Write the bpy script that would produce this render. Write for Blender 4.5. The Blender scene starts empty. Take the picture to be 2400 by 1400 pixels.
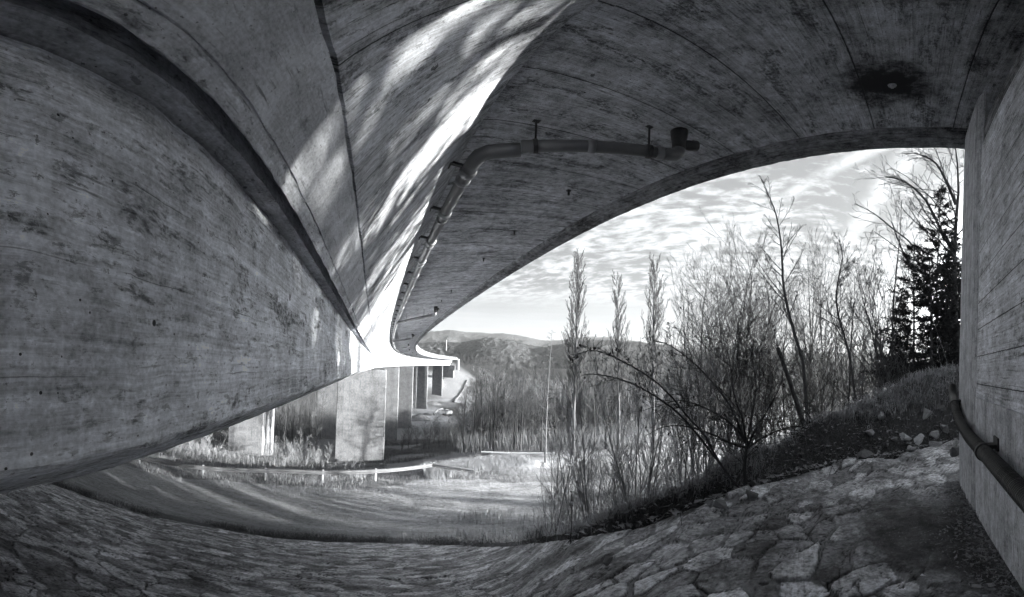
import bpy, math, random
import numpy as np
from mathutils import Matrix, Vector
SC = bpy.context.scene
COL = SC.collection
rad = math.radians
R_ = np.random.default_rng(11)

# ------------------------------------------------------------------ camera
FX, FY, Y0, X0, ROLL, PIT = 809.77542, 847.80903, 843.40372, 865.84994, -0.02899, -0.01945
def cam_rot():
    t = (1200 - X0) / FX
    c, s = math.cos(t), math.sin(t); Rz = np.array([[c, -s, 0], [s, c, 0], [0, 0, 1]])
    c, s = math.cos(PIT), math.sin(PIT); Rp = np.array([[1, 0, 0], [0, c, -s], [0, s, c]])
    c, s = math.cos(ROLL), math.sin(ROLL); Rr = np.array([[c, 0, -s], [0, 1, 0], [s, 0, c]])
    return Rr @ Rp @ Rz
RM = cam_rot()
cd = bpy.data.cameras.new('camera'); cam = bpy.data.objects.new('camera', cd); COL.objects.link(cam)
cd.type = 'PANO'
cy = cd.cycles if hasattr(cd, 'cycles') and hasattr(cd.cycles, 'panorama_type') else cd
for holder in (cd, getattr(cd, 'cycles', None)):
    if holder is not None and hasattr(holder, 'panorama_type'):
        holder.panorama_type = 'EQUIRECTANGULAR'
        holder.longitude_min = -1200 / FX; holder.longitude_max = 1200 / FX
        holder.latitude_max = Y0 / FY; holder.latitude_min = -(1400 - Y0) / FY
        break
cd.clip_start = 0.02; cd.clip_end = 20000
Bm = np.array([[1, 0, 0], [0, 0, -1], [0, 1, 0]], float)
M3 = RM.T @ Bm
M4 = Matrix([[*M3[0], 0], [*M3[1], 0], [*M3[2], 0], [0, 0, 0, 1]])
cam.matrix_world = M4
SC.camera = cam

def ray(px, py):
    th = (px - 1200) / FX; el = (Y0 - py) / FY
    return RM.T @ np.array([math.sin(th) * math.cos(el), math.cos(th) * math.cos(el), math.sin(el)])
def at(px, py, d):
    """point seen at photo pixel (px, py), d metres away horizontally"""
    v = ray(px, py); return v * (d / math.hypot(v[0], v[1]))

# ------------------------------------------------------------------ scene graph helpers
def tag(o, label=None, cat=None, group=None, kind=None):
    if label: o['label'] = label
    if cat: o['category'] = cat
    if group: o['group'] = group
    if kind: o['kind'] = kind
    return o
def thing(name, label, cat, loc=(0, 0, 0), rz=0, group=None):
    o = bpy.data.objects.new(name, None); COL.objects.link(o)
    o.empty_display_size = .3
    o.location = tuple(float(v) for v in loc); o.rotation_euler = (0, 0, rz)
    return tag(o, label, cat, group)
def mkmesh(name, V, F, mat=None, uv=None, smooth=False, attr=None):
    """V (n,3); F list of index arrays: (m,4) and/or (m,3); uv per-vertex (n,2)"""
    me = bpy.data.meshes.new(name)
    V = np.asarray(V, np.float32).reshape(-1, 3)
    Fs = [np.asarray(f, np.int32) for f in (F if isinstance(F, (list, tuple)) else [F]) if len(f)]
    me.vertices.add(len(V)); me.vertices.foreach_set('co', V.ravel())
    nl = sum(f.size for f in Fs); npol = sum(len(f) for f in Fs)
    me.loops.add(nl); me.polygons.add(npol)
    li = np.concatenate([f.ravel() for f in Fs]) if Fs else np.zeros(0, np.int32)
    me.loops.foreach_set('vertex_index', li)
    tot = np.concatenate([np.full(len(f), f.shape[1], np.int32) for f in Fs]) if Fs else np.zeros(0, np.int32)
    st = np.concatenate([[0], np.cumsum(tot)[:-1]]).astype(np.int32) if len(tot) else tot
    me.polygons.foreach_set('loop_start', st)
    me.polygons.foreach_set('use_smooth', np.full(npol, smooth, bool))
    if uv is not None:
        l = me.uv_layers.new(name='UVMap')
        l.data.foreach_set('uv', np.asarray(uv, np.float32)[li].ravel())
    for k, a in (attr or {}).items():
        t = me.attributes.new(k, 'FLOAT', 'POINT'); t.data.foreach_set('value', np.asarray(a, np.float32).ravel())
    me.update(calc_edges=True); me.validate()
    if mat: me.materials.append(mat)
    return me
def obj(name, me, parent=None):
    o = bpy.data.objects.new(name, me); COL.objects.link(o)
    if parent: o.parent = parent
    return o
def part(name, geo, mat, parent=None, smooth=False):
    V, F = geo.get() if hasattr(geo, 'get') else geo[:2]
    uv = geo.uvs() if hasattr(geo, 'uvs') else None
    return obj(name, mkmesh(name, V, F, mat, uv, smooth), parent)

class Geo:
    def __init__(s): s.V = []; s.Q = []; s.T = []; s.U = []; s.n = 0
    def add(s, V, Q=None, T=None, U=None):
        V = np.asarray(V, float).reshape(-1, 3)
        s.V.append(V)
        s.U.append(np.asarray(U, float) if U is not None else V[:, :2] * 1.0)
        if Q is not None and len(Q): s.Q.append(np.asarray(Q, int) + s.n)
        if T is not None and len(T): s.T.append(np.asarray(T, int) + s.n)
        s.n += len(V); return s
    def box(s, c, e, rot=None, jit=0):
        c = np.array(c, float); e = np.array(e, float) / 2
        P = np.array([[x, y, z] for z in (-1, 1) for y in (-1, 1) for x in (-1, 1)], float) * e
        if rot is not None: P = P @ np.asarray(rot).T
        P = P + c
        Q = [[0, 2, 3, 1], [4, 5, 7, 6], [0, 1, 5, 4], [2, 6, 7, 3], [0, 4, 6, 2], [1, 3, 7, 5]]
        # separate faces so UVs stay metric
        for q in Q:
            f = P[q]; u = np.linalg.norm(f[1] - f[0]); v = np.linalg.norm(f[3] - f[0])
            s.add(f, [[0, 1, 2, 3]], None, np.array([[0, 0], [u, 0], [u, v], [0, v]]) + f[0, :2])
        return s
    def tube(s, pts, r, k=6, cap=True):
        P = np.asarray(pts, float); n = len(P)
        r = np.full(n, r, float) if np.isscalar(r) else np.asarray(r, float)
        T = np.gradient(P, axis=0); T /= np.linalg.norm(T, axis=1)[:, None] + 1e-9
        ref = np.array([0, 0, 1.]) if abs(T[:, 2]).mean() < .8 else np.array([1., 0, 0])
        A = np.cross(T, ref); A /= np.linalg.norm(A, axis=1)[:, None] + 1e-9
        B = np.cross(T, A)
        a = np.arange(k) * 2 * math.pi / k
        V = P[:, None] + r[:, None, None] * (np.cos(a)[None, :, None] * A[:, None] + np.sin(a)[None, :, None] * B[:, None])
        i = np.arange(n - 1)[:, None] * k; j = np.arange(k)[None]; j2 = (j + 1) % k
        Q = np.stack([i + j, i + j2, i + k + j2, i + k + j], -1).reshape(-1, 4)
        ln = np.concatenate([[0], np.cumsum(np.linalg.norm(np.diff(P, axis=0), axis=1))])
        U = np.stack([np.repeat(ln[:, None], k, 1), np.repeat(a[None] * r.mean(), n, 0)], -1).reshape(-1, 2)
        V = V.reshape(-1, 3)
        T_ = []
        if cap and k > 3:
            m = len(V); V = np.concatenate([V, P[:1], P[-1:]]); U = np.concatenate([U, U[:1], U[-1:]])
            for q in range(k):
                T_.append([m, (q + 1) % k, q]); T_.append([m + 1, (n - 1) * k + q, (n - 1) * k + (q + 1) % k])
        return s.add(V, Q, T_, U)
    def get(s):
        F = []
        if s.Q: F.append(np.concatenate(s.Q))
        if s.T: F.append(np.concatenate(s.T))
        return (np.concatenate(s.V) if s.V else np.zeros((0, 3))), F
    def uvs(s): return np.concatenate(s.U) if s.U else None

def ico(sub=1):
    t = (1 + 5 ** .5) / 2
    V = np.array([[-1, t, 0], [1, t, 0], [-1, -t, 0], [1, -t, 0], [0, -1, t], [0, 1, t], [0, -1, -t], [0, 1, -t], [t, 0, -1], [t, 0, 1], [-t, 0, -1], [-t, 0, 1]], float)
    F = [[0, 11, 5], [0, 5, 1], [0, 1, 7], [0, 7, 10], [0, 10, 11], [1, 5, 9], [5, 11, 4], [11, 10, 2], [10, 7, 6], [7, 1, 8], [3, 9, 4], [3, 4, 2], [3, 2, 6], [3, 6, 8], [3, 8, 9], [4, 9, 5], [2, 4, 11], [6, 2, 10], [8, 6, 7], [9, 8, 1]]
    V = list(V / np.linalg.norm(V[0]))
    for _ in range(sub):
        mid = {}; G = []
        def m(a, b):
            k = (min(a, b), max(a, b))
            if k not in mid:
                p = V[a] + V[b]; V.append(p / np.linalg.norm(p)); mid[k] = len(V) - 1
            return mid[k]
        for a, b, c in F:
            ab, bc, ca = m(a, b), m(b, c), m(c, a); G += [[a, ab, ca], [b, bc, ab], [c, ca, bc], [ab, bc, ca]]
        F = G
    return np.array(V), np.array(F)

# cheap value noise in numpy (for shapes)
_perm = np.random.default_rng(5).random((64, 64, 64)).astype(np.float32)
def vnoise(x, y, z=0.0):
    x = np.asarray(x, float); y = np.asarray(y, float); z = np.asarray(z, float) + 0 * x
    xi = np.floor(x).astype(int); yi = np.floor(y).astype(int); zi = np.floor(z).astype(int)
    f = lambda t: t * t * (3 - 2 * t)
    u, v, w = f(x - xi), f(y - yi), f(z - zi); o = 0
    for a in (0, 1):
        for b in (0, 1):
            for c in (0, 1):
                o = o + _perm[(xi + a) & 63, (yi + b) & 63, (zi + c) & 63] * (u if a else 1 - u) * (v if b else 1 - v) * (w if c else 1 - w)
    return o - .5
def fbm(x, y, z=0.0, o=4, g=.5):
    t = 0; a = 1
    for i in range(o):
        t = t + a * vnoise(np.asarray(x) * 2 ** i + 7.3 * i, np.asarray(y) * 2 ** i + 3.1 * i, np.asarray(z) * 2 ** i); a *= g
    return t

# ------------------------------------------------------------------ node helpers
class NT:
    def __init__(s, tree): s.t = tree; s.t.nodes.clear()
    def n(s, typ, **kw):
        x = s.t.nodes.new(typ)
        for k, v in kw.items(): setattr(x, k, v)
        return x
    def set(s, sock, v):
        if v is None: return
        if isinstance(v, bpy.types.NodeSocket): s.t.links.new(v, sock)
        else: sock.default_value = v
    def m(s, op, a, b=None, c=None, clamp=False):
        x = s.n('ShaderNodeMath', operation=op, use_clamp=clamp)
        s.set(x.inputs[0], a); s.set(x.inputs[1], b); s.set(x.inputs[2], c); return x.outputs[0]
    def vm(s, op, a, b=None, c=None):
        x = s.n('ShaderNodeVectorMath', operation=op)
        s.set(x.inputs[0], a); s.set(x.inputs[1], b)
        if c is not None: s.set(x.inputs[2], c)
        return x.outputs[0]
    def noise(s, vec, scale, detail=4, rough=.6, dist=0, col=False):
        x = s.n('ShaderNodeTexNoise'); s.set(x.inputs['Vector'], vec)
        x.inputs['Scale'].default_value = scale; x.inputs['Detail'].default_value = detail
        x.inputs['Roughness'].default_value = rough; x.inputs['Distortion'].default_value = dist
        return x.outputs['Color' if col else 'Fac']
    def vor(s, vec, scale, feat='F1', out='Distance', rnd=1):
        x = s.n('ShaderNodeTexVoronoi', feature=feat); s.set(x.inputs['Vector'], vec)
        x.inputs['Scale'].default_value = scale; x.inputs['Randomness'].default_value = rnd
        return x.outputs[out]
    def white(s, v):
        x = s.n('ShaderNodeTexWhiteNoise', noise_dimensions='1D'); s.set(x.inputs['W'], v); return x.outputs['Value']
    def ss(s, v, a, b, lo=0., hi=1.):
        x = s.n('ShaderNodeMapRange', interpolation_type='SMOOTHSTEP'); s.set(x.inputs['Value'], v)
        x.inputs['From Min'].default_value = a; x.inputs['From Max'].default_value = b
        x.inputs['To Min'].default_value = lo; x.inputs['To Max'].default_value = hi; return x.outputs[0]
    def lin(s, v, a, b, lo, hi):
        x = s.n('ShaderNodeMapRange'); s.set(x.inputs['Value'], v)
        x.inputs['From Min'].default_value = a; x.inputs['From Max'].default_value = b
        x.inputs['To Min'].default_value = lo; x.inputs['To Max'].default_value = hi; return x.outputs[0]
    def sep(s, v):
        x = s.n('ShaderNodeSeparateXYZ'); s.set(x.inputs[0], v); return x.outputs
    def comb(s, a, b, c=0.):
        x = s.n('ShaderNodeCombineXYZ'); s.set(x.inputs[0], a); s.set(x.inputs[1], b); s.set(x.inputs[2], c); return x.outputs[0]
    def attr(s, name):
        x = s.n('ShaderNodeAttribute'); x.attribute_name = name; return x.outputs['Fac']
TINT = (.968, .99, 1.05)
def finish(nt, val, rough=.85, bump=None, bdist=.01, bstr=1., spec=.3, tint=TINT, metallic=0., trans=None):
    b = nt.n('ShaderNodeBsdfPrincipled'); o = nt.n('ShaderNodeOutputMaterial')
    c = nt.comb(nt.m('MULTIPLY', val, tint[0]), nt.m('MULTIPLY', val, tint[1]), nt.m('MULTIPLY', val, tint[2]))
    nt.set(b.inputs['Base Color'], c); nt.set(b.inputs['Roughness'], rough)
    b.inputs['Specular IOR Level'].default_value = spec; b.inputs['Metallic'].default_value = metallic
    if bump is not None:
        bp_ = nt.n('ShaderNodeBump'); nt.set(bp_.inputs['Height'], bump)
        bp_.inputs['Distance'].default_value = bdist; bp_.inputs['Strength'].default_value = bstr
        nt.t.links.new(bp_.outputs[0], b.inputs['Normal'])
    nt.t.links.new(b.outputs[0], o.inputs[0])
def newmat(name):
    m = bpy.data.materials.new(name); m.use_nodes = True; return m, NT(m.node_tree)
def plain(name, g, rough=.7, var=.25, scale=6., spec=.3, metallic=0., bump=.3, bdist=.01):
    m, t = newmat(name); tc = t.n('ShaderNodeTexCoord').outputs['Object']
    n = t.noise(tc, scale, 6, .65)
    v = t.m('MULTIPLY', t.lin(n, .25, .75, 1 - var, 1 + var), g)
    finish(t, v, rough, t.noise(tc, scale * 5, 4, .6), bdist, bump, spec, metallic=metallic)
    return m

def concrete(name, g, grain='u', board=.1, joint=1.1, phase=0., stain=.5, pits=.5, grainamt=.10, contrast=.5, patch=.58, jw=.006, streak=0., soot=None, boardvar=.10, seed=0., fleck=.5):
    """board-marked concrete on metric UVs (u along the bridge, v across it)"""
    m, t = newmat(name)
    uvn = t.n('ShaderNodeUVMap'); uvn.uv_map = 'UVMap'
    uv = t.vm('ADD', uvn.outputs[0], (seed * 3.7, seed * 1.9, seed))
    su, sv, _ = t.sep(uvn.outputs[0])
    along, across = (su, sv) if grain == 'u' else (sv, su)
    warp = t.noise(uv, 3., 3, .5)
    acw = t.m('ADD', across, t.m('MULTIPLY', t.m('SUBTRACT', warp, .5), .03))
    g1 = t.noise(t.comb(t.m('MULTIPLY', along, 1.6), t.m('MULTIPLY', acw, 55.), seed), 1., 5, .65)
    g2 = t.noise(t.comb(t.m('MULTIPLY', along, .5), t.m('MULTIPLY', acw, 9.), seed + 4), 1., 5, .7)
    n1 = t.noise(uv, .8, 7, .62); n2 = t.noise(uv, 5., 8, .72); n3 = t.noise(uv, 60., 3, .6)
    bi = t.m('FLOOR', t.m('DIVIDE', acw, board))
    bw = t.white(t.m('ADD', bi, seed * 13 + .5))
    bf = t.m('FRACT', t.m('DIVIDE', acw, board))
    bedge = t.m('MULTIPLY', t.m('LESS_THAN', t.m('ABSOLUTE', t.m('SUBTRACT', bf, .5)), .5 - .003 / board), 1.)   # 1 inside, 0 on the seam
    seamk = t.m('MULTIPLY', t.m('SUBTRACT', 1., bedge), t.ss(t.noise(t.comb(t.m('MULTIPLY', along, 1.5), bi, 2.), 1., 2), .48, .62))
    v = t.m('ADD', 1., t.m('MULTIPLY', t.m('SUBTRACT', n1, .5), contrast * 3.4))
    v = t.m('ADD', v, t.m('MULTIPLY', t.m('SUBTRACT', n2, .5), contrast * 5.0))
    v = t.m('ADD', v, t.m('MULTIPLY', t.m('SUBTRACT', g1, .5), grainamt * 17))
    v = t.m('ADD', v, t.m('MULTIPLY', t.m('SUBTRACT', g2, .5), grainamt * 14))
    v = t.m('ADD', v, t.m('MULTIPLY', t.m('SUBTRACT', n3, .5), 1.1))
    # fine dark scratches along the boards
    sc_ = t.noise(t.comb(t.m('MULTIPLY', along, 2.6), t.m('MULTIPLY', acw, 34.), seed + 20), 1., 3, .6)
    v = t.m('MULTIPLY', v, t.m('SUBTRACT', 1., t.m('MULTIPLY', t.m('MULTIPLY', t.ss(sc_, .60, .70), t.ss(n2, .42, .58)), .7)))
    v = t.m('ADD', v, t.m('MULTIPLY', t.m('SUBTRACT', bw, .5), boardvar * 2))
    v = t.m('MULTIPLY', v, t.m('SUBTRACT', 1., t.m('MULTIPLY', seamk, .62)))
    # crisp blotches, flecks and spalls
    fl = t.noise(t.comb(t.m('MULTIPLY', along, .8), t.m('MULTIPLY', across, 1.8), seed + 51), 11., 8, .76, .15)
    v = t.m('MULTIPLY', v, t.m('SUBTRACT', 1., t.m('MULTIPLY', t.m('MULTIPLY', t.ss(fl, .555, .605), t.ss(n1, .36, .54)), fleck)))
    v = t.m('ADD', v, t.m('MULTIPLY', t.ss(fl, .45, .38), fleck * .55))
    f2 = t.noise(t.vm('ADD', uv, (71., 13., 0.)), 32., 5, .7)
    v = t.m('MULTIPLY', v, t.m('SUBTRACT', 1., t.m('MULTIPLY', t.m('MULTIPLY', t.ss(f2, .60, .66), t.ss(n2, .44, .58)), .7)))
    sv_ = t.vm('ADD', uv, t.vm('MULTIPLY', t.vm('SUBTRACT', t.noise(uv, 16., 3, .6, 0, True), (.5, .5, .5)), (.09, .09, 0.)))
    sd_n = t.vor(sv_, 2.6); sc2 = t.sep(t.vor(sv_, 2.6, out='Color'))[0]
    v = t.m('MULTIPLY', v, t.m('SUBTRACT', 1., t.m('MULTIPLY', t.m('LESS_THAN', sd_n, t.m('MULTIPLY', t.m('SUBTRACT', sc2, .55), .17)), .72)))
    # dark weathered patches drawn out along the grain
    pv = t.comb(t.m('MULTIPLY', along, 1.1), t.m('MULTIPLY', across, 2.6), seed + 9)
    st = t.m('ADD', t.m('MULTIPLY', t.noise(pv, 1.3, 9, .74, .4), .7), t.m('MULTIPLY', t.noise(t.vm('MULTIPLY', pv, (.9, 2.2, 1.)), 4., 6, .72, .3), .3))
    sm = t.m('MULTIPLY', t.ss(st, patch, patch + .07), t.ss(t.noise(uv, 22., 5, .75), .34, .58))
    v = t.m('MULTIPLY', v, t.m('SUBTRACT', 1., t.m('MULTIPLY', sm, stain)))
    # pale lime patches
    lm = t.ss(t.noise(t.vm('ADD', uv, (31., 8., 0.)), 1.7, 8, .7, .2), .58, .74)
    v = t.m('ADD', v, t.m('MULTIPLY', lm, .28))
    if streak:
        kv = t.noise(t.comb(t.m('MULTIPLY', su, 5.), t.m('MULTIPLY', sv, .45), seed), 1., 5, .65)
        v = t.m('MULTIPLY', v, t.m('SUBTRACT', 1., t.m('MULTIPLY', t.ss(kv, .52, .68), streak)))
        v = t.m('ADD', v, t.m('MULTIPLY', t.ss(kv, .42, .30), streak * .5))
    # blow holes
    ph = t.vor(uv, 11.); pc = t.sep(t.vor(uv, 11., out='Color'))[0]
    hole = t.m('MULTIPLY', t.m('LESS_THAN', ph, t.m('MULTIPLY', t.m('SUBTRACT', pc, .62), .42)), 1.)
    ph2 = t.vor(uv, 38.); pc2 = t.sep(t.vor(uv, 38., out='Color'))[1]
    hole2 = t.m('MULTIPLY', t.m('LESS_THAN', ph2, t.m('MULTIPLY', t.m('SUBTRACT', pc2, .80), .9)), 1.)
    hl = t.m('MAXIMUM', t.m('MULTIPLY', hole, t.ss(t.noise(uv, 2.2, 2), .46, .6)), hole2)
    v = t.m('MULTIPLY', v, t.m('SUBTRACT', 1., t.m('MULTIPLY', hl, pits)))
    jl = None
    if joint:
        jw_ = t.m('ADD', across, t.m('ADD', phase, t.m('MULTIPLY', t.m('SUBTRACT', t.noise(uv, 14., 3), .5), .012)))
        jf = t.m('ABSOLUTE', t.m('SUBTRACT', t.m('FRACT', t.m('DIVIDE', jw_, joint)), .5))
        jd = t.m('MULTIPLY', t.m('SUBTRACT', .5, jf), joint)
        jl = t.ss(jd, jw * .45, jw * 1.1, 1., 0.)
        v = t.m('MULTIPLY', v, t.m('SUBTRACT', 1., t.m('MULTIPLY', jl, .82)))
        jh = t.m('MULTIPLY', t.ss(jd, 0., .09, 1., 0.), t.ss(t.noise(uv, 4., 5, .7), .45, .68))
        v = t.m('MULTIPLY', v, t.m('SUBTRACT', 1., t.m('MULTIPLY', jh, .35)))
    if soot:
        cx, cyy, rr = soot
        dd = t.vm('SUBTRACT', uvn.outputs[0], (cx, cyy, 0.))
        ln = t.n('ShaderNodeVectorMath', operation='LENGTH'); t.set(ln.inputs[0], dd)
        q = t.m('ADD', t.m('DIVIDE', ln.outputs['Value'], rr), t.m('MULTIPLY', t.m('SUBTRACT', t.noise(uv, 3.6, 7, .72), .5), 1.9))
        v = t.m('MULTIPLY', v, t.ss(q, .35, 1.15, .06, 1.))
    v = t.m('MAXIMUM', t.m('MULTIPLY', v, g), g * .08)
    h = t.m('ADD', t.m('MULTIPLY', g1, .35), t.m('ADD', t.m('MULTIPLY', n2, .45), t.m('MULTIPLY', n3, .12)))
    h = t.m('SUBTRACT', h, t.m('MULTIPLY', hl, .8))
    h = t.m('ADD', h, t.m('MULTIPLY', bw, .12))
    if jl is not None: h = t.m('SUBTRACT', h, t.m('MULTIPLY', jl, 1.))
    finish(t, v, .86, h, .006, .9, .25)
    return m
SKY_LO, SKY_HI, SKY_FLAT, SKY_STR = .44, 1.0, .69, .12
SKY_NISH, HALO, FILL_HALO_K = .02, 18, 40
SUN_E, EXPO = 3.1, 3.5
TRAIL = [(122.4, .938, .05, 1.), (154., .546, .075, .95)]
HAZE = .00006
# ------------------------------------------------------------------ world and sun
SUN_AZ, SUN_EL = 113.0, 9.0          # azimuth clockwise from +Y (the bridge axis)
w = bpy.data.worlds.new('World'); SC.world = w; w.use_nodes = True
t = NT(w.node_tree)
sky = t.n('ShaderNodeTexSky'); sky.sky_type = 'NISHITA'; sky.sun_disc = False
sky.sun_elevation = rad(SUN_EL); sky.sun_rotation = rad(SUN_AZ); sky.air_density = 1.; sky.dust_density = 2.
bwn = t.n('ShaderNodeRGBToBW'); t.t.links.new(sky.outputs[0], bwn.inputs[0])
gen = t.n('ShaderNodeTexCoord').outputs['Generated']
gx, gy, gz = t.sep(gen)
hz = t.m('ADD', t.m('MAXIMUM', gz, 0.), .10)
pl = t.comb(t.m('DIVIDE', gx, hz), t.m('DIVIDE', gy, hz), 0.)        # cloud sheet seen in perspective
rot = t.n('ShaderNodeVectorRotate', rotation_type='Z_AXIS'); t.set(rot.inputs['Vector'], pl); rot.inputs['Angle'].default_value = rad(62)
rp = rot.outputs[0]
wv = t.vm('MULTIPLY', t.vm('SUBTRACT', t.noise(rp, 1.6, 3, .55, 0, True), (.5, .5, .5)), (.22, .22, 0.))
rx, ry, _z = t.sep(t.vm('ADD', rp, wv))
cell = t.noise(t.comb(t.m('MULTIPLY', rx, .9), t.m('MULTIPLY', ry, 1.6), 0.), 8.5, 5, .58)          # small altocumulus ripples
rows_ = t.noise(t.comb(t.m('MULTIPLY', rx, .35), t.m('MULTIPLY', ry, 1.5), 3.), 2.6, 4, .55)          # the rows they line up in
big = t.noise(rp, .75, 5, .6, .4)
cov = t.m('ADD', t.m('MULTIPLY', t.m('SUBTRACT', cell, .5), 1.7), t.m('ADD', t.m('MULTIPLY', t.m('SUBTRACT', rows_, .5), .6), t.m('MULTIPLY', t.m('SUBTRACT', big, .5), 1.5)))
gx_, gy_, _z = t.sep(pl)
hole = t.m('EXPONENT', t.m('MULTIPLY', t.m('ADD', t.m('POWER', t.m('SUBTRACT', gx_, 1.42), 2.), t.m('POWER', t.m('SUBTRACT', gy_, .18), 2.)), -3.2))
cl = t.ss(t.m('SUBTRACT', cov, t.m('MULTIPLY', hole, .34)), -.24, .18)
def trail(ang, off, wid, s):
    r2 = t.n('ShaderNodeVectorRotate', rotation_type='Z_AXIS'); t.set(r2.inputs['Vector'], pl); r2.inputs['Angle'].default_value = rad(ang)
    a, b, _ = t.sep(r2.outputs[0])
    b = t.m('ADD', b, t.m('MULTIPLY', t.m('SUBTRACT', t.noise(pl, 2.5, 5, .65), .5), wid * 1.6))
    d = t.m('ABSOLUTE', t.m('SUBTRACT', b, off))
    return t.m('MULTIPLY', t.m('MULTIPLY', t.ss(d, wid * .1, wid * 1.15, 1., 0.), t.ss(t.noise(pl, 7., 5, .7), .22, .62)), s)
cl = t.m('MAXIMUM', cl, t.m('MAXIMUM', trail(*TRAIL[0]), trail(*TRAIL[1])))
haz_ = t.noise(t.comb(t.m('MULTIPLY', gx, 1.5), t.m('MULTIPLY', gy, 1.5), t.m('MULTIPLY', gz, 38.)), 1., 4, .55)   # flat veils near the horizon
low = t.m('ADD', .50, t.m('MULTIPLY', t.m('SUBTRACT', haz_, .5), .9))
gm = t.ss(gz, .15, .24)
cl = t.m('ADD', t.m('MULTIPLY', cl, gm), t.m('MULTIPLY', low, t.m('SUBTRACT', 1., gm)))
fac = t.m('ADD', SKY_LO, t.m('MULTIPLY', cl, SKY_HI - SKY_LO))
# the thin cloud sheet evens out the brightness of the clear sky behind it
# glow added round the low sun, out of view, to brighten shaded concrete
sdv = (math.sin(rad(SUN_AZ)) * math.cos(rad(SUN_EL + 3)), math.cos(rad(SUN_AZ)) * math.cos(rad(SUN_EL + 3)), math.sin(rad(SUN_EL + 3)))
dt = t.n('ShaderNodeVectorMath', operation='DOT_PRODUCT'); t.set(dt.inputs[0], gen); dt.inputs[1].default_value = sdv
halo = t.m('MULTIPLY', t.m('EXPONENT', t.m('MULTIPLY', t.m('SUBTRACT', dt.outputs['Value'], 1.), FILL_HALO_K)), HALO)
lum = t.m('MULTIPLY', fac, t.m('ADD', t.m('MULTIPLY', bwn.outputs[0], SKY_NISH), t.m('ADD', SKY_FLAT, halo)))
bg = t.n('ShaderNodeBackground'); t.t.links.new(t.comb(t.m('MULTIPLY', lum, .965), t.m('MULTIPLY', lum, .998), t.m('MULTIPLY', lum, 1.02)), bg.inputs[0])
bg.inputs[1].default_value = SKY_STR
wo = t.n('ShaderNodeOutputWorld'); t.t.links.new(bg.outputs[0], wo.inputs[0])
sl = bpy.data.lights.new('sun', 'SUN'); sl.energy = SUN_E; sl.angle = rad(.55); sl.color = (1., .995, .95)
so = bpy.data.objects.new('sun', sl); COL.objects.link(so)
sdir = Vector((math.sin(rad(SUN_AZ)) * math.cos(rad(SUN_EL)), math.cos(rad(SUN_AZ)) * math.cos(rad(SUN_EL)), math.sin(rad(SUN_EL))))
so.rotation_euler = (-sdir).to_track_quat('-Z', 'Y').to_euler(); so.location = sdir * 60
SC.view_settings.view_transform = 'Standard'; SC.view_settings.look = 'None'
SC.view_settings.exposure = EXPO; SC.view_settings.gamma = 1.
cyc = SC.cycles
w.cycles.sampling_method = 'MANUAL'; w.cycles.sample_map_resolution = 512
cyc.use_denoising = True
for k_, v_ in (('denoising_prefilter', 'ACCURATE'), ('denoising_input_passes', 'RGB_ALBEDO_NORMAL')):
    try: setattr(cyc, k_, v_)
    except Exception: pass
try: cyc.denoiser = 'OPENIMAGEDENOISE'
except Exception: pass
cyc.max_bounces = 8; cyc.diffuse_bounces = 6; cyc.volume_bounces = 1; cyc.glossy_bounces = 2; cyc.transparent_max_bounces = 8
cyc.sample_clamp_indirect = .6; cyc.use_adaptive_sampling = True; cyc.adaptive_threshold = .03; cyc.adaptive_min_samples = 16

# ------------------------------------------------------------------ bridge alignment (a transition curve bending right)
_s = np.arange(-20, 340, .25)
_k = .00189 * np.clip((_s + 30.71105) / 67.58363, 0, 1)
_cum = lambda f: np.r_[0, np.cumsum((f[1:] + f[:-1]) / 2 * .25)]
_th = _cum(_k); _X = _cum(np.sin(_th)); _Y = -20 + _cum(np.cos(_th))
def bp(s, o, z):
    s = np.asarray(s, float); th = np.interp(s, _s, _th)
    return np.stack([np.interp(s, _s, _X) + o * np.cos(th), np.interp(s, _s, _Y) - o * np.sin(th), z - .00871 * s + .0034 * np.maximum(s, 0) ** 2 / 100 + 0 * s], -1)
def heading(s): return float(np.interp(s, _s, _th))
SEND = 257.; ROUGH = .010
def stations(s0, s1):
    a = [s0]
    while a[-1] < s1:
        s = a[-1]; a.append(s + (.05 if s < 7 else .12 if s < 14 else .6 if s < 40 else 2.))
    a[-1] = s1; return np.array(a)
def sweep(geo, sec, s0, s1, closed=False, v0=0., caps=False):
    """sweep polyline section [(o,z)...] along the bridge, each facet its own strip so edges stay crisp"""
    S = stations(s0, s1); v = v0
    n = len(sec)
    for i in range(n if closed else n - 1):
        (oa, za), (ob, zb) = sec[i], sec[(i + 1) % n]
        w_ = math.hypot(ob - oa, zb - za)
        jit = lambda o, z, q: ROUGH * fbm(S * 5.5 + o * 31, z * 17 + q * 9., q, 4, .65) * np.clip((22 - S) / 8, 0, 1)   # hand-struck arrises are never true
        A = bp(S, oa + jit(oa, za, 0), za + jit(oa, za, 1)); B = bp(S, ob + jit(ob, zb, 0), zb + jit(ob, zb, 1)); m = len(S)
        V = np.concatenate([A, B]); idx = np.arange(m - 1)
        Q = np.stack([idx, idx + 1, idx + m + 1, idx + m], -1)
        U = np.concatenate([np.stack([S, np.full(m, v)], -1), np.stack([S, np.full(m, v + w_)], -1)])
        geo.add(V, Q, None, U); v += w_
    if caps:
        for s in (s0, s1):
            P = np.array([bp(s, o, z) for o, z in sec]); c = P.mean(0)
            k = len(P); geo.add(np.concatenate([P, [c]]), None, [[i, (i + 1) % k, k] for i in range(k)])
    return geo

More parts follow.
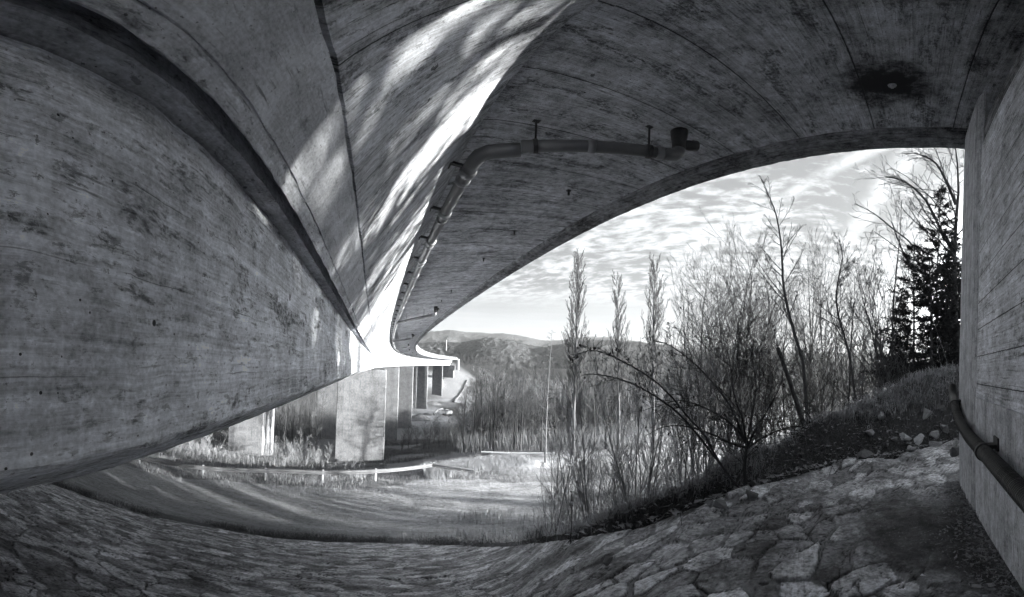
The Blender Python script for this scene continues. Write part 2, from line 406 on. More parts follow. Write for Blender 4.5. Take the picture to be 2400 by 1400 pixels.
M_block = concrete('concrete_block', .62, 'u', .27, 0, 0, .80, .9, .09, .46, .52, seed=1, streak=.12)
M_ledge = concrete('concrete_ledge', .5, 'u', .3, 0, 0, .6, .7, .06, .45, .535, seed=2)
M_web1 = concrete('concrete_web_smooth', .50, 'u', .6, 0, 0, .35, .7, .03, .35, .62, seed=3, boardvar=.03, fleck=.30)
M_web2 = concrete('concrete_web_boarded', .52, 'v', .11, 2.05, -1.17, .68, .7, .09, .42, .50, seed=4, boardvar=.14)
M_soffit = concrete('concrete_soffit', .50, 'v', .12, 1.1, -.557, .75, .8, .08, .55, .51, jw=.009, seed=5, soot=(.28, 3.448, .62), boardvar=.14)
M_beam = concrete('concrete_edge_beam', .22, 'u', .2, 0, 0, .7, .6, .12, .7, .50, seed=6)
M_deck = concrete('concrete_deck', .32, 'u', .3, 0, 0, .5, .4, .08, .5, .58, seed=7)
M_steel = plain('galvanised_steel', .42, .5, .2, 9., .5, .0)
M_dark = plain('dark_iron', .035, .5, .3, 20., .5)
# ------------------------------------------------------------------ the bridge we stand under
SNEAR = -1.9
bridge = thing('road_bridge', 'long curving concrete bridge overhead, its sloping web and cantilever arching over the paved slope', 'bridge', bp(0, -.72, -.253))
bloc = np.array(bridge.location)
class LGeo(Geo):
    """geometry stored relative to the thing's base"""
    def __init__(s, loc): super().__init__(); s.loc = np.array(loc, float)
    def get(s):
        V, F = super().get(); return V - s.loc, F
def bpart(name, secs, mat, s0=SNEAR, s1=SEND, smooth=False, v0s=None):
    g = LGeo(bloc)
    for i, sec in enumerate(secs): sweep(g, sec, s0, s1, v0=(v0s[i] if v0s else 0.))
    return part(name, g, mat, bridge, smooth)
bpart('girder_block', [[(-5.6, -.45), (-1.06, -.45), (-.985, -.415), (-.735, -.268), (-.72, -.247), (-.72, .826)]], M_block, SNEAR, 5.838)
bpart('girder_block', [[(-5.6, -.45), (-1.06, -.45), (-.985, -.415), (-.735, -.268), (-.722, -.247), (-.722, .832)]], M_block, 5.854)
bpart('girder_block', [[(-5.6, -.45), (-5.88, -.253), (-5.88, .83)]], M_block)
bpart('web_ledge', [[(-.735, .820), (-.728, .838), (-.625, .845), (-.622, .98), (-.556, 1.0)]], M_ledge)
# inclined web: smooth foot, crack, boarded upper part
E_, C_ = np.array([-.55, .835]), np.array([1.046, 3.219])
L = lambda u: tuple(E_ + (C_ - E_) * u)
nrm = np.array([C_[1] - E_[1], -(C_[0] - E_[0])]); nrm /= np.linalg.norm(nrm)
def off(u, d): return tuple(E_ + (C_ - E_) * u + nrm * d)
bpart('web_edge_strip', [[(-.556, 1.0), (-.556, .837), (-.55, .835), L(.030)]], M_ledge)
bpart('web_foot', [[L(.030), off(.0312, .006), off(.17, .004)]], M_web1)
bpart('web_panel', [[off(.17, .004), off(.1715, -.05), off(.1785, -.05), off(.180, 0), L(.97), (1.02, 3.232), (1.05, 3.262)]], M_web2, v0s=[0])
bpart('deck_slab', [[(1.05, 3.262), (1.06, 3.30), (1.20, 3.325), (1.205, 3.338), (4.50, 3.745), (4.56, 3.75)]], M_soffit, v0s=[1.05])
bpart('deck_slab', [[(5.0, 4.45), (-1.0, 4.55), (-8.9, 4.5), (-8.9, 3.7), (-7.9, 3.5), (-5.88, .83)]], M_deck)
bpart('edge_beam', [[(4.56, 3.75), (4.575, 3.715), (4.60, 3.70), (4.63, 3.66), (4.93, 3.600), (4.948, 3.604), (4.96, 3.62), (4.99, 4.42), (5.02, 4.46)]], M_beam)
# parapet railing with slender posts along the far half, one open lattice
g = LGeo(bloc)
S = stations(20, SEND)
for z in (4.62, 4.95, 5.42): g.tube(bp(S, 4.85, z), .035 if z > 5 else .02, 5)
for s in np.arange(20, SEND, 2.):
    p = bp(s, 4.85, 4.44); g.tube([p, p + [0, 0, 1.0]], .035, 4)
for s in np.arange(60, SEND, .5):
    p = bp(s, 4.85, 4.62); g.tube([p, p + [0, 0, .78]], .012, 3, False)
part('railing', g, M_steel, bridge)
# diaphragm strip under the deck where it meets the wall, and weep pipes poking from the soffit
def soffit_z(o): return 3.338 + (o - 1.205) * (3.745 - 3.338) / (4.50 - 1.205)
for s, o in [(5.67, 3.37), (8.27, 3.33), (10.94, 3.34), (16.25, 3.38), (18.92, 3.38), (24.2, 3.36), (29.5, 3.36), (34.9, 3.36), (.23, 3.448)]:
    g = LGeo(bloc); p = bp(s, o, soffit_z(o))
    g.tube([p + [0, 0, .02], p - [0, 0, .11 if s > 1 else .05]], .022, 7); g.tube([p - [0, 0, .0], p - [0, 0, .008]], .05, 8)
    part('weep_pipe', g, M_dark if s > 1 else M_steel, bridge)

# ------------------------------------------------------------------ drain pipes hung below the cantilever
M_pipe = plain('grey_plastic_pipe', .13, .42, .12, 3., .45, bump=.05)
M_collar = plain('pipe_collar', .2, .4, .15, 8., .5, bump=.05)
S = stations(4.5, SEND - 4)
POFF, PZ, PR = 1.095, 2.86, .098
p0 = bp(4.5, POFF, PZ)
pipe = thing('drain_pipe', 'long round drain pipe running away under the bridge on brackets beside the sloping web', 'pipe', p0)
g = LGeo(p0); g.tube(bp(S, POFF, PZ), PR, 14)
# upper bend into the near branch
bend = [bp(4.52, POFF, PZ), bp(4.30, POFF, PZ), bp(4.14, POFF + .02, PZ + .005), bp(4.03, POFF + .10, PZ + .015), bp(3.96, POFF + .22, PZ + .02), bp(3.90, POFF + .36, PZ + .035), bp(3.86, POFF + .46, PZ + .045)]
g.tube(bend, PR * 1.06, 14); part('pipe', g, M_pipe, pipe, True)
for i, s in enumerate(np.arange(4.6, 60, 1.6)):
    for ds, rr, hh in ((0, PR * 1.28, .07), (.30, PR * 1.18, .045)):
        g = LGeo(p0); g.tube(bp([s + ds - hh, s + ds - hh * .8, s + ds + hh * .8, s + ds + hh], POFF, PZ), [PR, rr, rr, PR], 14)
        if ds == 0 or s < 20: part('collar', g, M_collar, pipe, True)
    g = LGeo(p0); a = bp(s - .08, .80, 2.93); b = bp(s - .08, POFF - PR * .9, PZ + .03); h = heading(s)
    c = (a + b) / 2; v = b - a; ang = math.atan2(v[2], math.hypot(v[0], v[1]))
    Rz = np.array([[math.cos(-h), -math.sin(-h), 0], [math.sin(-h), math.cos(-h), 0], [0, 0, 1]])
    Ry = np.array([[math.cos(-ang), 0, math.sin(-ang)], [0, 1, 0], [-math.sin(-ang), 0, math.cos(-ang)]])
    g.box(c, (np.linalg.norm(v), .05, .05), Rz @ Ry); g.box(a + [0, 0, 0], (.05, .16, .14), Rz); part('bracket', g, M_dark, pipe)
def branch(sA, sB, oB, label, near=False):
    a = bp(sA, POFF, PZ + .02); b = bp(sB, oB, PZ + .26); top = soffit_z(oB)
    base = bp(sB, oB, top)
    th_ = thing('drain_branch', label, 'pipe', base, 0, 'drain branches under the bridge deck')
    g = LGeo(base); d = b - a; Lb = np.linalg.norm(d); d /= Lb
    g.tube([a + d * (.50 if near else .1), a + d * Lb * .5, b - d * .12], PR * .92, 14); part('pipe', g, M_pipe, th_, True)
    g = LGeo(base); up = np.array([0, 0, 1.])
    g.tube([b - d * .13, b - d * .05, b + d * .03 + up * .01, b + d * .08 + up * .05, b + d * .09 + up * .12], PR * .98, 14); part('elbow', g, M_collar if not near else M_pipe, th_, True)
    g = LGeo(base); q = b + d * .09 + up * .10; zt = base[2] - q[2]
    g.tube([q, q + up * zt * .35, q + up * zt * .75, q + up * (zt + .01)], [PR * .95, PR * 1.0, PR * 1.2, PR * 1.28], 16); part('gully_funnel', g, M_dark, th_, True)
    g = LGeo(base); side = np.array([d[0], d[1], .0]); side /= np.linalg.norm(side)
    g.tube([q + up * zt * .35, q + up * (zt * .35 + .02) + side * .16, q + up * (zt * .35 + .05) + side * .27], [.07, .085, .09], 12); part('stub', g, M_dark, th_, True)
    for f in ((.27, .86) if near else (.3, .75)):
        g = LGeo(base); p = a + d * Lb * f; z0 = soffit_z(POFF + f * (oB - POFF)) + (base[2] - top)
        g.tube([p + up * PR * .9, np.array([p[0], p[1], z0 + .03])], .014, 6); g.box(np.array([p[0], p[1], z0 - .0]), (.09, .06, .03))
        g.tube([p - d * .03, p - d * .028, p + d * .028, p + d * .03], [PR * .9, PR * 1.1, PR * 1.1, PR * .9], 14); part('hanger_rod', g, M_dark, th_)
    if near:
        for f in (.55, .92):
            g = LGeo(base); p = a + d * Lb * f; g.tube([p - d * .05, p - d * .045, p + d * .045, p + d * .05], [PR * .9, PR * 1.06, PR * 1.06, PR * .9], 14); part('collar', g, M_collar, th_, True)
    return th_
branch(4.02, 3.0, 3.34, 'near grey drain branch slung under the dark soffit from gully funnel to the long pipe', True)
names = ['second drain branch from the camera, with gully funnel and white elbow under the deck', 'third drain branch from the camera, a thin line under the deck before the bend', 'fourth drain branch from the camera, where the deck starts to bend', 'fifth drain branch from the camera, inside the bend of the deck', 'sixth drain branch from the camera, tiny under the bent deck', 'farthest visible drain branch, a speck under the far deck']
for i, n in enumerate(names): branch(24.3 + 19.4 * i, 21.2 + 19.4 * i, 3.34, n)

# ------------------------------------------------------------------ piers
M_pier = concrete('pier_concrete', .165, 'v', .9, 0, 0, .3, .2, .04, .40, .56, seed=11, fleck=.12, streak=.3, boardvar=.06)
def pier(name, s, oR, wid, dep, zb, label, group, recess=False, ztop=-.47, dx=0.):
    p = bp(s, oR - wid / 2, 0); p = np.array([p[0] + dx, p[1], zb]); h = heading(s)
    t_ = thing(name, label, 'pier', p, -h, group)
    zt = bp(s, 0, ztop)[2] - zb - .16
    g = Geo(); x0, x1 = -wid / 2, wid / 2
    if recess:
        pl = [(x0, 0), (x0 + .9, 0), (x0 + 1.0, .45), (x1 - 1.5, .45), (x1 - 1.4, 0), (x1, 0), (x1, dep), (x0, dep)]
    else:
        c = .06; pl = [(x0 + c, 0), (x1 - c, 0), (x1, c), (x1, dep - c), (x1 - c, dep), (x0 + c, dep), (x0, dep - c), (x0, c)]
    lifts = list(np.arange(zt, -1.5, -3.62))[::-1]
    lifts = [-1.5] + [l for l in lifts if l > -1.2]
    for a, b in zip(lifts[:-1], lifts[1:]):          # one lift per pour, a fine groove between
        u = 0
        for i in range(len(pl)):
            (xa, ya), (xb, yb) = pl[i], pl[(i + 1) % len(pl)]; w_ = math.hypot(xb - xa, yb - ya)
            top = b - .05
            g.add([[xa, ya, a], [xb, yb, a], [xb, yb, top], [xa, ya, top]], [[0, 1, 2, 3]], None, [[u, a], [u + w_, a], [u + w_, top], [u, top]])
            cx, cy_ = 0, dep / 2; sh = lambda x, y: (x - math.copysign(.02, x - cx), y - math.copysign(.02, y - cy_))
            A, B = sh(xa, ya), sh(xb, yb)
            g.add([[*A, top], [*B, top], [*B, b], [*A, b]], [[0, 1, 2, 3]], None, [[u, top], [u + w_, top], [u + w_, b], [u, b]])
            u += w_
    V = [[x, y, zt] for x, y in pl]; V.append([0, dep / 2, zt]); k = len(pl)
    g.add(V, None, [[i, (i + 1) % k, k] for i in range(k)])
    part('shaft', g, M_pier, t_)
    for bx in (x0 + .9, x1 - .55):
        g = Geo(); g.box((bx, dep / 2, zt + .06), (.7, .7, .12)); g.box((bx, dep / 2, zt + .13), (.55, .55, .06)); part('bearing', g, M_dark, t_)
    return t_
SPAN = 45.86
zb = [-13.4, -20.5, -25.1, -22.8, -19.4]
lab = ['broad front pier of the bridge, nearest the guard rail, formwork joints across its face', 'second pier from the front, its lower half in shadow behind the broad front pier', 'third pier of the row, sunlit edge standing behind the bare shrubs', 'fourth pier of the row, dark recessed face standing on the bare earth', 'fifth and smallest pier of the row, beside the far embankment']
for i in range(5):
    pier('bridge_pier', SPAN * (i + 1), .35, 6.7 if i else 6.55, 1.3, zb[i], lab[i], 'piers of the bridge', i >= 3)
# far abutment
pa = bp(SEND, -3, -9)
ab = thing('far_abutment', 'small dark abutment at the far end of the bridge', 'abutment', pa, -heading(SEND))
g = Geo(); g.box((0.2, 1.5, 4.2), (9.5, 3, 8.8)); part('wall', g, M_pier, ab)
for wx in (7.6, -8.4): g = Geo(); g.box((wx, 3.0, 9.4), (1.2, 6, 7.6)); part('wing_wall', g, M_pier, ab)

# ------------------------------------------------------------------ the neighbouring carriageway (only its piers show)
OL = -15.6
br2 = thing('road_bridge', 'neighbouring bridge hidden behind the near girder, only its piers in view below', 'bridge', bp(0, OL, -.253))
def p2(name, sec, mat):
    g = LGeo(br2.location); sweep(g, [(o + OL, z) for o, z in sec], -1.9, SEND); part(name, g, mat, br2)
p2('girder', [(-5.88, .83), (-5.6, -.45), (-1.06, -.45), (-.72, -.247), (-.72, .83)], M_deck)
p2('deck_slab', [(-.72, .83), (1.05, 3.25), (4.5, 3.7), (5.0, 3.6), (5.0, 4.45), (-8.9, 4.5), (-8.9, 3.7), (-7.9, 3.5), (-5.88, .83)], M_deck)
pier('bridge_pier', SPAN - 1.6, OL + .75, 5.3, 4.6, -13.4, 'separate pier left of the broad front pier, white sunlit side and pale front', 'piers of the neighbouring bridge', dx=-1.15)
pier('bridge_pier', SPAN * 2 - 1.6, OL - .2, 5.6, 3.6, -20.5, 'half hidden pier just left of and behind the broad front pier', 'piers of the neighbouring bridge')

# ------------------------------------------------------------------ abutment wall beside the camera
M_wall = concrete('wall_concrete_boarded', .60, 'u', .10, .275, .145 - .02, .62, .7, .075, .45, .53, jw=.005, seed=21, boardvar=.08)
M_wall2 = concrete('wall_concrete_base', .50, 'v', .5, 0, 0, .5, .5, .045, .5, .54, seed=22, streak=.28)
M_wall3 = concrete('wall_concrete_edge', .44, 'v', .06, 0, 0, .35, .5, .10, .4, .60, seed=23, streak=.14)
WY = -.676
XE = 4.93                                                             # free edge of the wall
wall = thing('abutment_wall', 'tall concrete abutment wall at the right edge, board marks above a smooth base', 'wall', (XE, WY, -1.6))
def batter(z): return WY - .045 * max(z + .3, 0) * .75
def wallgrid(x0, x1, z0, z1, prou, mat, name, nx=2, nz=2, ends=True):
    g = LGeo(wall.location); zs = np.linspace(z0, z1, nz); xs = np.linspace(x0, x1, nx)
    V = [[x, batter(z) + prou, z] for z in zs for x in xs]; U = [[x, z] for z in zs for x in xs]
    Q = [[j * nx + i, j * nx + i + 1, (j + 1) * nx + i + 1, (j + 1) * nx + i] for j in range(nz - 1) for i in range(nx - 1)]
    g.add(V, Q, None, U)
    for z, sgn in ((z0, 1), (z1, -1)):                                # top and bottom returns
        g.add([[x0, batter(z) + prou, z], [x1, batter(z) + prou, z], [x1, batter(z) - .5, z], [x0, batter(z) - .5, z]], [[0, 1, 2, 3]])
    for x in (x0, x1):
        V = [[x, batter(z) + q, z] for z in zs for q in (prou, -1.2)]; U = [[q * .3 + x, z] for z in zs for q in (0, 1)]
        g.add(V, [[2 * j, 2 * j + 1, 2 * j + 3, 2 * j + 2] for j in range(nz - 1)], None, U)
    part(name, g, mat, wall)
wallgrid(-9.0, 3.62, -.262, 2.655, 0., M_wall, 'boarded_panel', 2, 8)
wallgrid(-9.0, 3.62, -2.2, -.258, .018, M_wall2, 'base_panel', 2, 5)
g = LGeo(wall.location)                                               # rounded edge strip (a shallow pilaster)
pr = [(3.60, -.02), (3.66, .012), (3.74, .03), (3.86, .036), (4.7, .036), (4.86, .02), (4.93, -.03), (4.93, -1.2)]
zs = np.linspace(-2.2, 3.62, 190)
V = [[x + (.012 * float(fbm(z * 5., x * 9., 3, 4, .65)) if i_ > 3 else 0.), batter(z) + q + .006 * float(fbm(z * 3., x * 5, 9, 3)), z] for z in zs for i_, (x, q) in enumerate(pr)]; k = len(pr)
ug = np.concatenate([[0], np.cumsum([math.dist(pr[i], pr[i + 1]) for i in range(k - 1)])])
g.add(V, [[j * k + i, j * k + i + 1, (j + 1) * k + i + 1, (j + 1) * k + i] for j in range(len(zs) - 1) for i in range(k - 1)], None, [[u, z] for z in zs for u in ug])
part('edge_strip', g, M_wall3, wall, True)
g = LGeo(wall.location)                                               # bearing shelf: recess, then the end beam under the deck
yb_ = batter(2.66)
xs = np.linspace(-9, 3.62, 12)
def strip(geo, pa, pb, x0=-9., x1=3.62, du=0.):
    ln = math.dist(pa, pb)
    geo.add([[x0, pa[0], pa[1]], [x1, pa[0], pa[1]], [x1, pb[0], pb[1]], [x0, pb[0], pb[1]]], [[0, 1, 2, 3]], None, [[x0, du], [x1, du], [x1, du + ln], [x0, du + ln]])
strip(g, (yb_ - .4, 2.70), (yb_ - .02, 2.70)); strip(g, (yb_ - .02, 2.70), (yb_ - .02, 2.70 + .25)); strip(g, (yb_ - .02, 2.95), (yb_ - .6, 2.96)); strip(g, (yb_ - .6, 2.96), (yb_ - .6, 3.75))
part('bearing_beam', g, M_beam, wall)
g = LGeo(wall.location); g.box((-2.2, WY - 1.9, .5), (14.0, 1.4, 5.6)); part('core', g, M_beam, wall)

# ------------------------------------------------------------------ corrugated cable pipe clipped to the wall
ctrl = np.array([(4.90, -.575, -.20), (4.75, -.57, -.36), (4.3, -.56, -.50), (3.9, -.555, -.575), (3.4, -.55, -.61), (2.9, -.55, -.615), (2.4, -.55, -.615), (1.9, -.555, -.63), (1.2, -.56, -.66), (.2, -.56, -.7), (-2, -.56, -.74), (-6, -.56, -.8)])
def spline(P, n):
    P = np.asarray(P, float); m = len(P); t_ = np.linspace(0, m - 1 - 1e-6, n); i = np.floor(t_).astype(int); f = (t_ - i)[:, None]
    q = lambda j: P[np.clip(j, 0, m - 1)]
    a, b, c, d = q(i - 1), q(i), q(i + 1), q(i + 2)
    return .5 * (2 * b + (c - a) * f + (2 * a - 5 * b + 4 * c - d) * f ** 2 + (3 * b - a - 3 * c + d) * f ** 3)
P = spline(ctrl, 1400)
hose = thing('corrugated_pipe', 'black corrugated cable pipe clipped along the base of the abutment wall', 'pipe', ctrl[0])
m_h, t = newmat('black_corrugated_plastic'); finish(t, t.lin(t.noise(t.n('ShaderNodeTexCoord').outputs['Object'], 3., 4), .3, .7, .012, .03), .38, spec=.5)
g = LGeo(ctrl[0]); ar = np.cumsum(np.r_[0, np.linalg.norm(np.diff(P, axis=0), axis=1)])
g.tube(P, .058 + .0035 * np.sign(np.sin(ar * 2 * math.pi / .022)) * (ar > .3), 14); part('hose', g, m_h, hose, True)
for xx in (2.66, 4.6, .4):
    i = int(np.argmin(abs(P[:, 0] - xx))); c = P[i]; d = P[i + 2] - P[i - 2]; d /= np.linalg.norm(d)
    g = LGeo(ctrl[0]); g.tube([c - d * .03, c - d * .025, c + d * .025, c + d * .03], [.058, .072, .072, .058], 16)
    g.box(c + [0, -.06, .045], (.10, .13, .03)); g.box(c + [0, -.105, .06], (.14, .02, .10)); part('clamp', g, M_dark, hose)
# ------------------------------------------------------------------ ground
ZB = -1.55                                                            # berm under the bridge
# paving edge seen from the camera's foot: azimuth, distance, height; then the earth crest beyond it
EDGE = np.array([(-180, 6, -1.5), (-100, 10, -1.5), (-90, 12, -1.7), (-75, 13.2, -3.2), (-64, 13.6, -4.3), (-54, 13.6, -5.06), (-46, 13.5, -5.73), (-37, 12.9, -6.15), (-27.4, 13.2, -6.66), (-19, 13.3, -7.07), (-12, 13.4, -7.3), (-2, 13.6, -7.45), (8.5, 12.9, -7.03), (16, 11., -6.0), (24, 7.8, -4.24), (29, 5.9, -3.1), (34, 4.75, -2.40), (40, 4.25, -2.03), (46, 4.1, -1.88), (52, 4.1, -1.69), (60, 4.55, -1.62), (66, 5., -1.57), (73, 5.8, -1.60), (80, 6.3, -1.58), (87, 6.65, -1.56), (97, 8., -1.56), (112, 8.5, -1.5), (180, 8., -1.5)])
CREST = np.array([(-180, .2, -1.52), (-90, .2, -1.72), (20, .2, -5.2), (30, .2, -2.95), (34, .15, -2.36), (40, .22, -1.95), (46, .25, -1.72), (52, .3, -1.50), (63, .65, -1.31), (73, .9, -1.08), (80, 1.2, -.78), (87, 1.6, -.44), (97, 1.8, 0.02), (104, 2.6, .5), (112, 4, 1.1), (125, 7, 2.2), (160, 20, 3.)])
def polar_of(x, y):
    az = np.degrees(np.arctan2(x, y)); return az, np.hypot(x, y)
def edge_sd(x, y):
    """distance outward past the paving edge"""
    az, d = polar_of(x, y); return d - np.interp(az, EDGE[:, 0], EDGE[:, 1])
def pave_h(x, y):
    az, d = polar_of(x, y); de = np.interp(az, EDGE[:, 0], EDGE[:, 1]); ze = np.interp(az, EDGE[:, 0], EDGE[:, 2])
    return -1.50 + (ze + 1.50) * np.clip(d / de, 0, 1)
CTRL = []
def cpt(x, y, z): CTRL.append((x, y, z))
def cpx(px, py, d): CTRL.append(tuple(at(px, py, d)))
for q in [(-30, 14, -6.3), (-20, 16, -7.4), (-10, 16, -8.1), (0, 16.5, -8.5), (6, 16, -8.6), (12, 14, -8.7), (18, 10, -8.6), (24, 2, -8.2), (30, -10, -7.5), (40, -30, -6),
          (-20, 23, -8.75), (-10, 24, -8.75), (0, 26, -8.8), (6, 28, -8.8), (10, 24, -8.8), (16, 20, -8.7), (24, 14, -8.8),
          (-19, 46, -13.4), (-8, 46, -13.3), (1.5, 46, -13.3), (0, 36, -11.2), (-20, 34, -10.8), (-45, 30, -9.8), (-45, 60, -13), (-50, 16, -6.5),
          (16.4, 28.7, -9.35), (20.9, 36.5, -10.1), (13.4, 35.6, -9.9), (27, 24, -9.2), (34, 40, -10.4), (45, 22, -10), (60, 5, -10), (12, 44, -11.4),
          (6, 70, -17.2), (4, 91, -20.4), (-10, 92, -20.4), (25, 70, -14.5), (45, 80, -17), (80, 60, -15), (110, 20, -14),
          (14, 137, -25.1), (28, 181, -22.9), (26, 215, -23.6), (45, 224, -19.5), (50, 245, -13), (62, 262, -5.5), (66, 270, -3.4), (-10, 150, -25), (-20, 220, -22), (-40, 290, -8), (20, 290, -5),
          (60, 130, -24), (60, 200, -24.5), (75, 235, -22.5), (120, 150, -24), (180, 90, -22), (150, 260, -22), (240, 200, -22), (100, 320, -16), (60, 330, -2), (-90, 100, -18), (-120, 200, -18), (300, 60, -20), (200, -20, -15), (380, 300, -16), (160, 420, -10), (330, 430, -6), (-100, 400, 4), (40, 420, 8), (-140, 40, -8), (-140, -30, -4), (100, -60, -8), (250, -60, -14), (420, 0, -16), (420, 480, -2)]:
    cpt(*q)
for a_, d_, z_ in EDGE[3:14]:
    for k_ in (1., 1.12): cpt(d_ * k_ * math.sin(rad(a_)), d_ * k_ * math.cos(rad(a_)), z_ - .10 - (k_ - 1) * 3)
CT = np.array(CTRL)
def _phi(r): return np.where(r > 0, r * r * np.log(r + 1e-9), 0)
_n = len(CT); _K = _phi(np.linalg.norm(CT[:, None, :2] - CT[None, :, :2], axis=-1)) + np.eye(_n) * 20.
_P = np.c_[np.ones(_n), CT[:, :2]]; _A = np.block([[_K, _P], [_P.T, np.zeros((3, 3))]])
_w = np.linalg.solve(_A, np.r_[CT[:, 2], 0, 0, 0])
def far_h(x, y):
    sh = np.shape(x); Q = np.stack([np.ravel(x), np.ravel(y)], -1); out = np.zeros(len(Q))
    for i in range(0, len(Q), 20000):
        q = Q[i:i + 20000]; r = np.linalg.norm(q[:, None] - CT[None, :, :2], axis=-1)
        out[i:i + 20000] = _phi(r) @ _w[:_n] + _w[_n] + q @ _w[_n + 1:]
    return out.reshape(sh)
def bank_h(x, y, sd=None):
    az, d = polar_of(x, y); sd = edge_sd(x, y) if sd is None else sd
    ze = np.interp(az, EDGE[:, 0], EDGE[:, 2]); wc = np.interp(az, CREST[:, 0], CREST[:, 1]); zc = np.interp(az, CREST[:, 0], CREST[:, 2])
    zc = np.where(az < 30, ze + .02, zc)
    f = np.clip(sd / wc, 0, 1); f = f * f * (3 - 2 * f)
    z = ze - .04 + (zc - ze + .04) * f
    return np.where(sd > wc, zc - (sd - wc) * .66 - .12 * np.minimum((sd - wc), 1.) ** 2, z)
def height(x, y, rough=True):
    x = np.asarray(x, float); y = np.asarray(y, float)
    sd = edge_sd(x, y); fh = far_h(x, y)
    b = bank_h(x, y, sd)
    z = np.maximum(fh, b)
    if rough:
        k = np.clip(sd / .8, 0, 1)
        az_ = np.degrees(np.arctan2(x, y)); bk = np.clip((az_ - 24) / 10, 0, 1) * np.clip((9 - sd) / 5, 0, 1)
        z = z + k * (fbm(x * .2, y * .2, 0, 3) * .16 * np.clip(sd / 8, 0, 1) + fbm(x * 1.1, y * 1.1, 3, 4) * (.025 + .16 * bk) + fbm(x * 4, y * 4, 5, 3) * (.012 + .11 * bk))
    return z
def hz1(x, y): return float(height(np.array([x]), np.array([y]))[0])
def axis(segs):
    out = []
    for a, b, st in segs: out += list(np.arange(a, b, st))
    return np.array(out + [segs[-1][1]])
gxs = axis([(-160, -60, 5), (-60, -26, 1.2), (-26, 1, .34), (1, 12, .075), (12, 45, .4), (45, 110, 1.5), (110, 430, 6)])
gys = axis([(-64, -12, 3), (-12, -3, .5), (-3, 4.6, .075), (4.6, 12, .3), (12, 34, .26), (34, 70, .8), (70, 240, 2.2), (240, 490, 6)])
GX, GY = np.meshgrid(gxs, gys); GZ = height(GX, GY)
sd_ = edge_sd(GX, GY)
GZ = np.where(sd_ < 0, pave_h(GX, GY) - .14, GZ)                   # lies under the paving
nx, ny = len(gxs), len(gys)
ii, jj = np.meshgrid(np.arange(nx - 1), np.arange(ny - 1)); q0 = (jj * nx + ii).ravel()
GQ = np.stack([q0, q0 + 1, q0 + nx + 1, q0 + nx], -1)
# surface character: bare dirt track, mown field, bank soil, wild ground
def band(v, a, b, s): return np.clip((v - a) / s, 0, 1) * np.clip((b - v) / s, 0, 1)
ry_ = np.interp(GX, [-40, -16.7, -11.4, -6.2, -2.9, 1.4, 4.4, 7.1, 12, 20, 40], [20.5, 21.8, 22.7, 24.6, 25.2, 26.3, 27.4, 27.4, 25.5, 22., 16])
wob = fbm(GX * .5, GY * .5, 1, 3)
track = np.clip((sd_ - .35 - wob * 2.2) / 1.2, 0, 1) * (GY > 3) * np.clip((ry_ - .9 + wob * 1.2 - GY) / .8, 0, 1) * np.clip((22 - GX) / 4, 0, 1)
trk2 = 0
pa = np.array([13.0, 31.5]); 
field = np.exp(-(((GX - 19) * .86 + (GY - 31) * .5) / 7.5) ** 4 - ((-(GX - 19) * .5 + (GY - 31) * .86) / 3.6) ** 4)
field = np.maximum(field, np.exp(-(((GX - 40) / 16) ** 4 + ((GY - 22) / 9) ** 4)))
valley = np.exp(-(((GX - 24) / 16) ** 4 + ((GY - 172) / 34) ** 4))
valley = np.maximum(valley, np.clip(1 - np.abs(GY - 214 - .05 * (GX - 26)) / 5, 0, 1) * (GX > 5) * (GX < 90))
valley = np.maximum(valley, .8 * np.exp(-(((GX - 46) / 10) ** 4 + ((GY - 250) / 14) ** 4)))
field = np.maximum(field, .85 * np.clip((GX - 30) / 12, 0, 1) * np.clip((66 - GY + .15 * GX) / 20, 0, 1) * np.clip((GY + 8 + .25 * GX) / 10, 0, 1) * np.clip((300 - GX) / 60, 0, 1))
bare = np.clip(np.maximum(np.maximum(track, field * 1.25), valley * .9), 0, 1.3)
soil = np.exp(-np.clip(sd_ - .2, 0, 99) / 2.2) * (np.degrees(np.arctan2(GX, GY)) > 26)
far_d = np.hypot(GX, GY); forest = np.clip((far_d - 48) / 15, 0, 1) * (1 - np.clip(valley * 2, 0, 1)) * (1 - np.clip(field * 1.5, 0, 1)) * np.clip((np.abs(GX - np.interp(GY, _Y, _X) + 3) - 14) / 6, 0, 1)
tme = mkmesh('ground', np.stack([GX, GY, GZ], -1).reshape(-1, 3), GQ, None, np.stack([GX, GY], -1).reshape(-1, 2), True, dict(bare=bare, soil=soil, forest=forest))
m, t = newmat('ground_soil')
tc = t.n('ShaderNodeTexCoord').outputs['Object']
a_b, a_s = t.attr('bare'), t.attr('soil')
n1 = t.noise(tc, .6, 8, .7); n2 = t.noise(tc, 4., 8, .75); n3 = t.noise(tc, 30., 4, .7)
bm = t.ss(t.m('ADD', a_b, t.m('ADD', t.m('MULTIPLY', t.m('SUBTRACT', n2, .5), .8), t.m('MULTIPLY', t.m('SUBTRACT', n3, .5), 1.0))), .12, .78)
vb = t.m('ADD', .27, t.m('ADD', t.m('MULTIPLY', t.m('SUBTRACT', n1, .5), .25), t.m('ADD', t.m('MULTIPLY', t.m('SUBTRACT', n2, .5), .42), t.m('MULTIPLY', t.m('SUBTRACT', n3, .5), .6))))
vb = t.m('ADD', vb, t.m('MULTIPLY', t.m('SUBTRACT', t.noise(t.vm('MULTIPLY', tc, (.25, 1.6, 1.)), 1.2, 6, .7), .5), .35))
vb = t.m('MULTIPLY', vb, t.ss(n2, .28, .46, .62, 1.))
vb = t.m('ADD', vb, t.m('MULTIPLY', t.ss(a_b, 1.02, 1.2), .16))
vw = t.m('ADD', .135, t.m('ADD', t.m('MULTIPLY', t.m('SUBTRACT', n1, .5), .10), t.m('MULTIPLY', t.m('SUBTRACT', n3, .5), .18)))
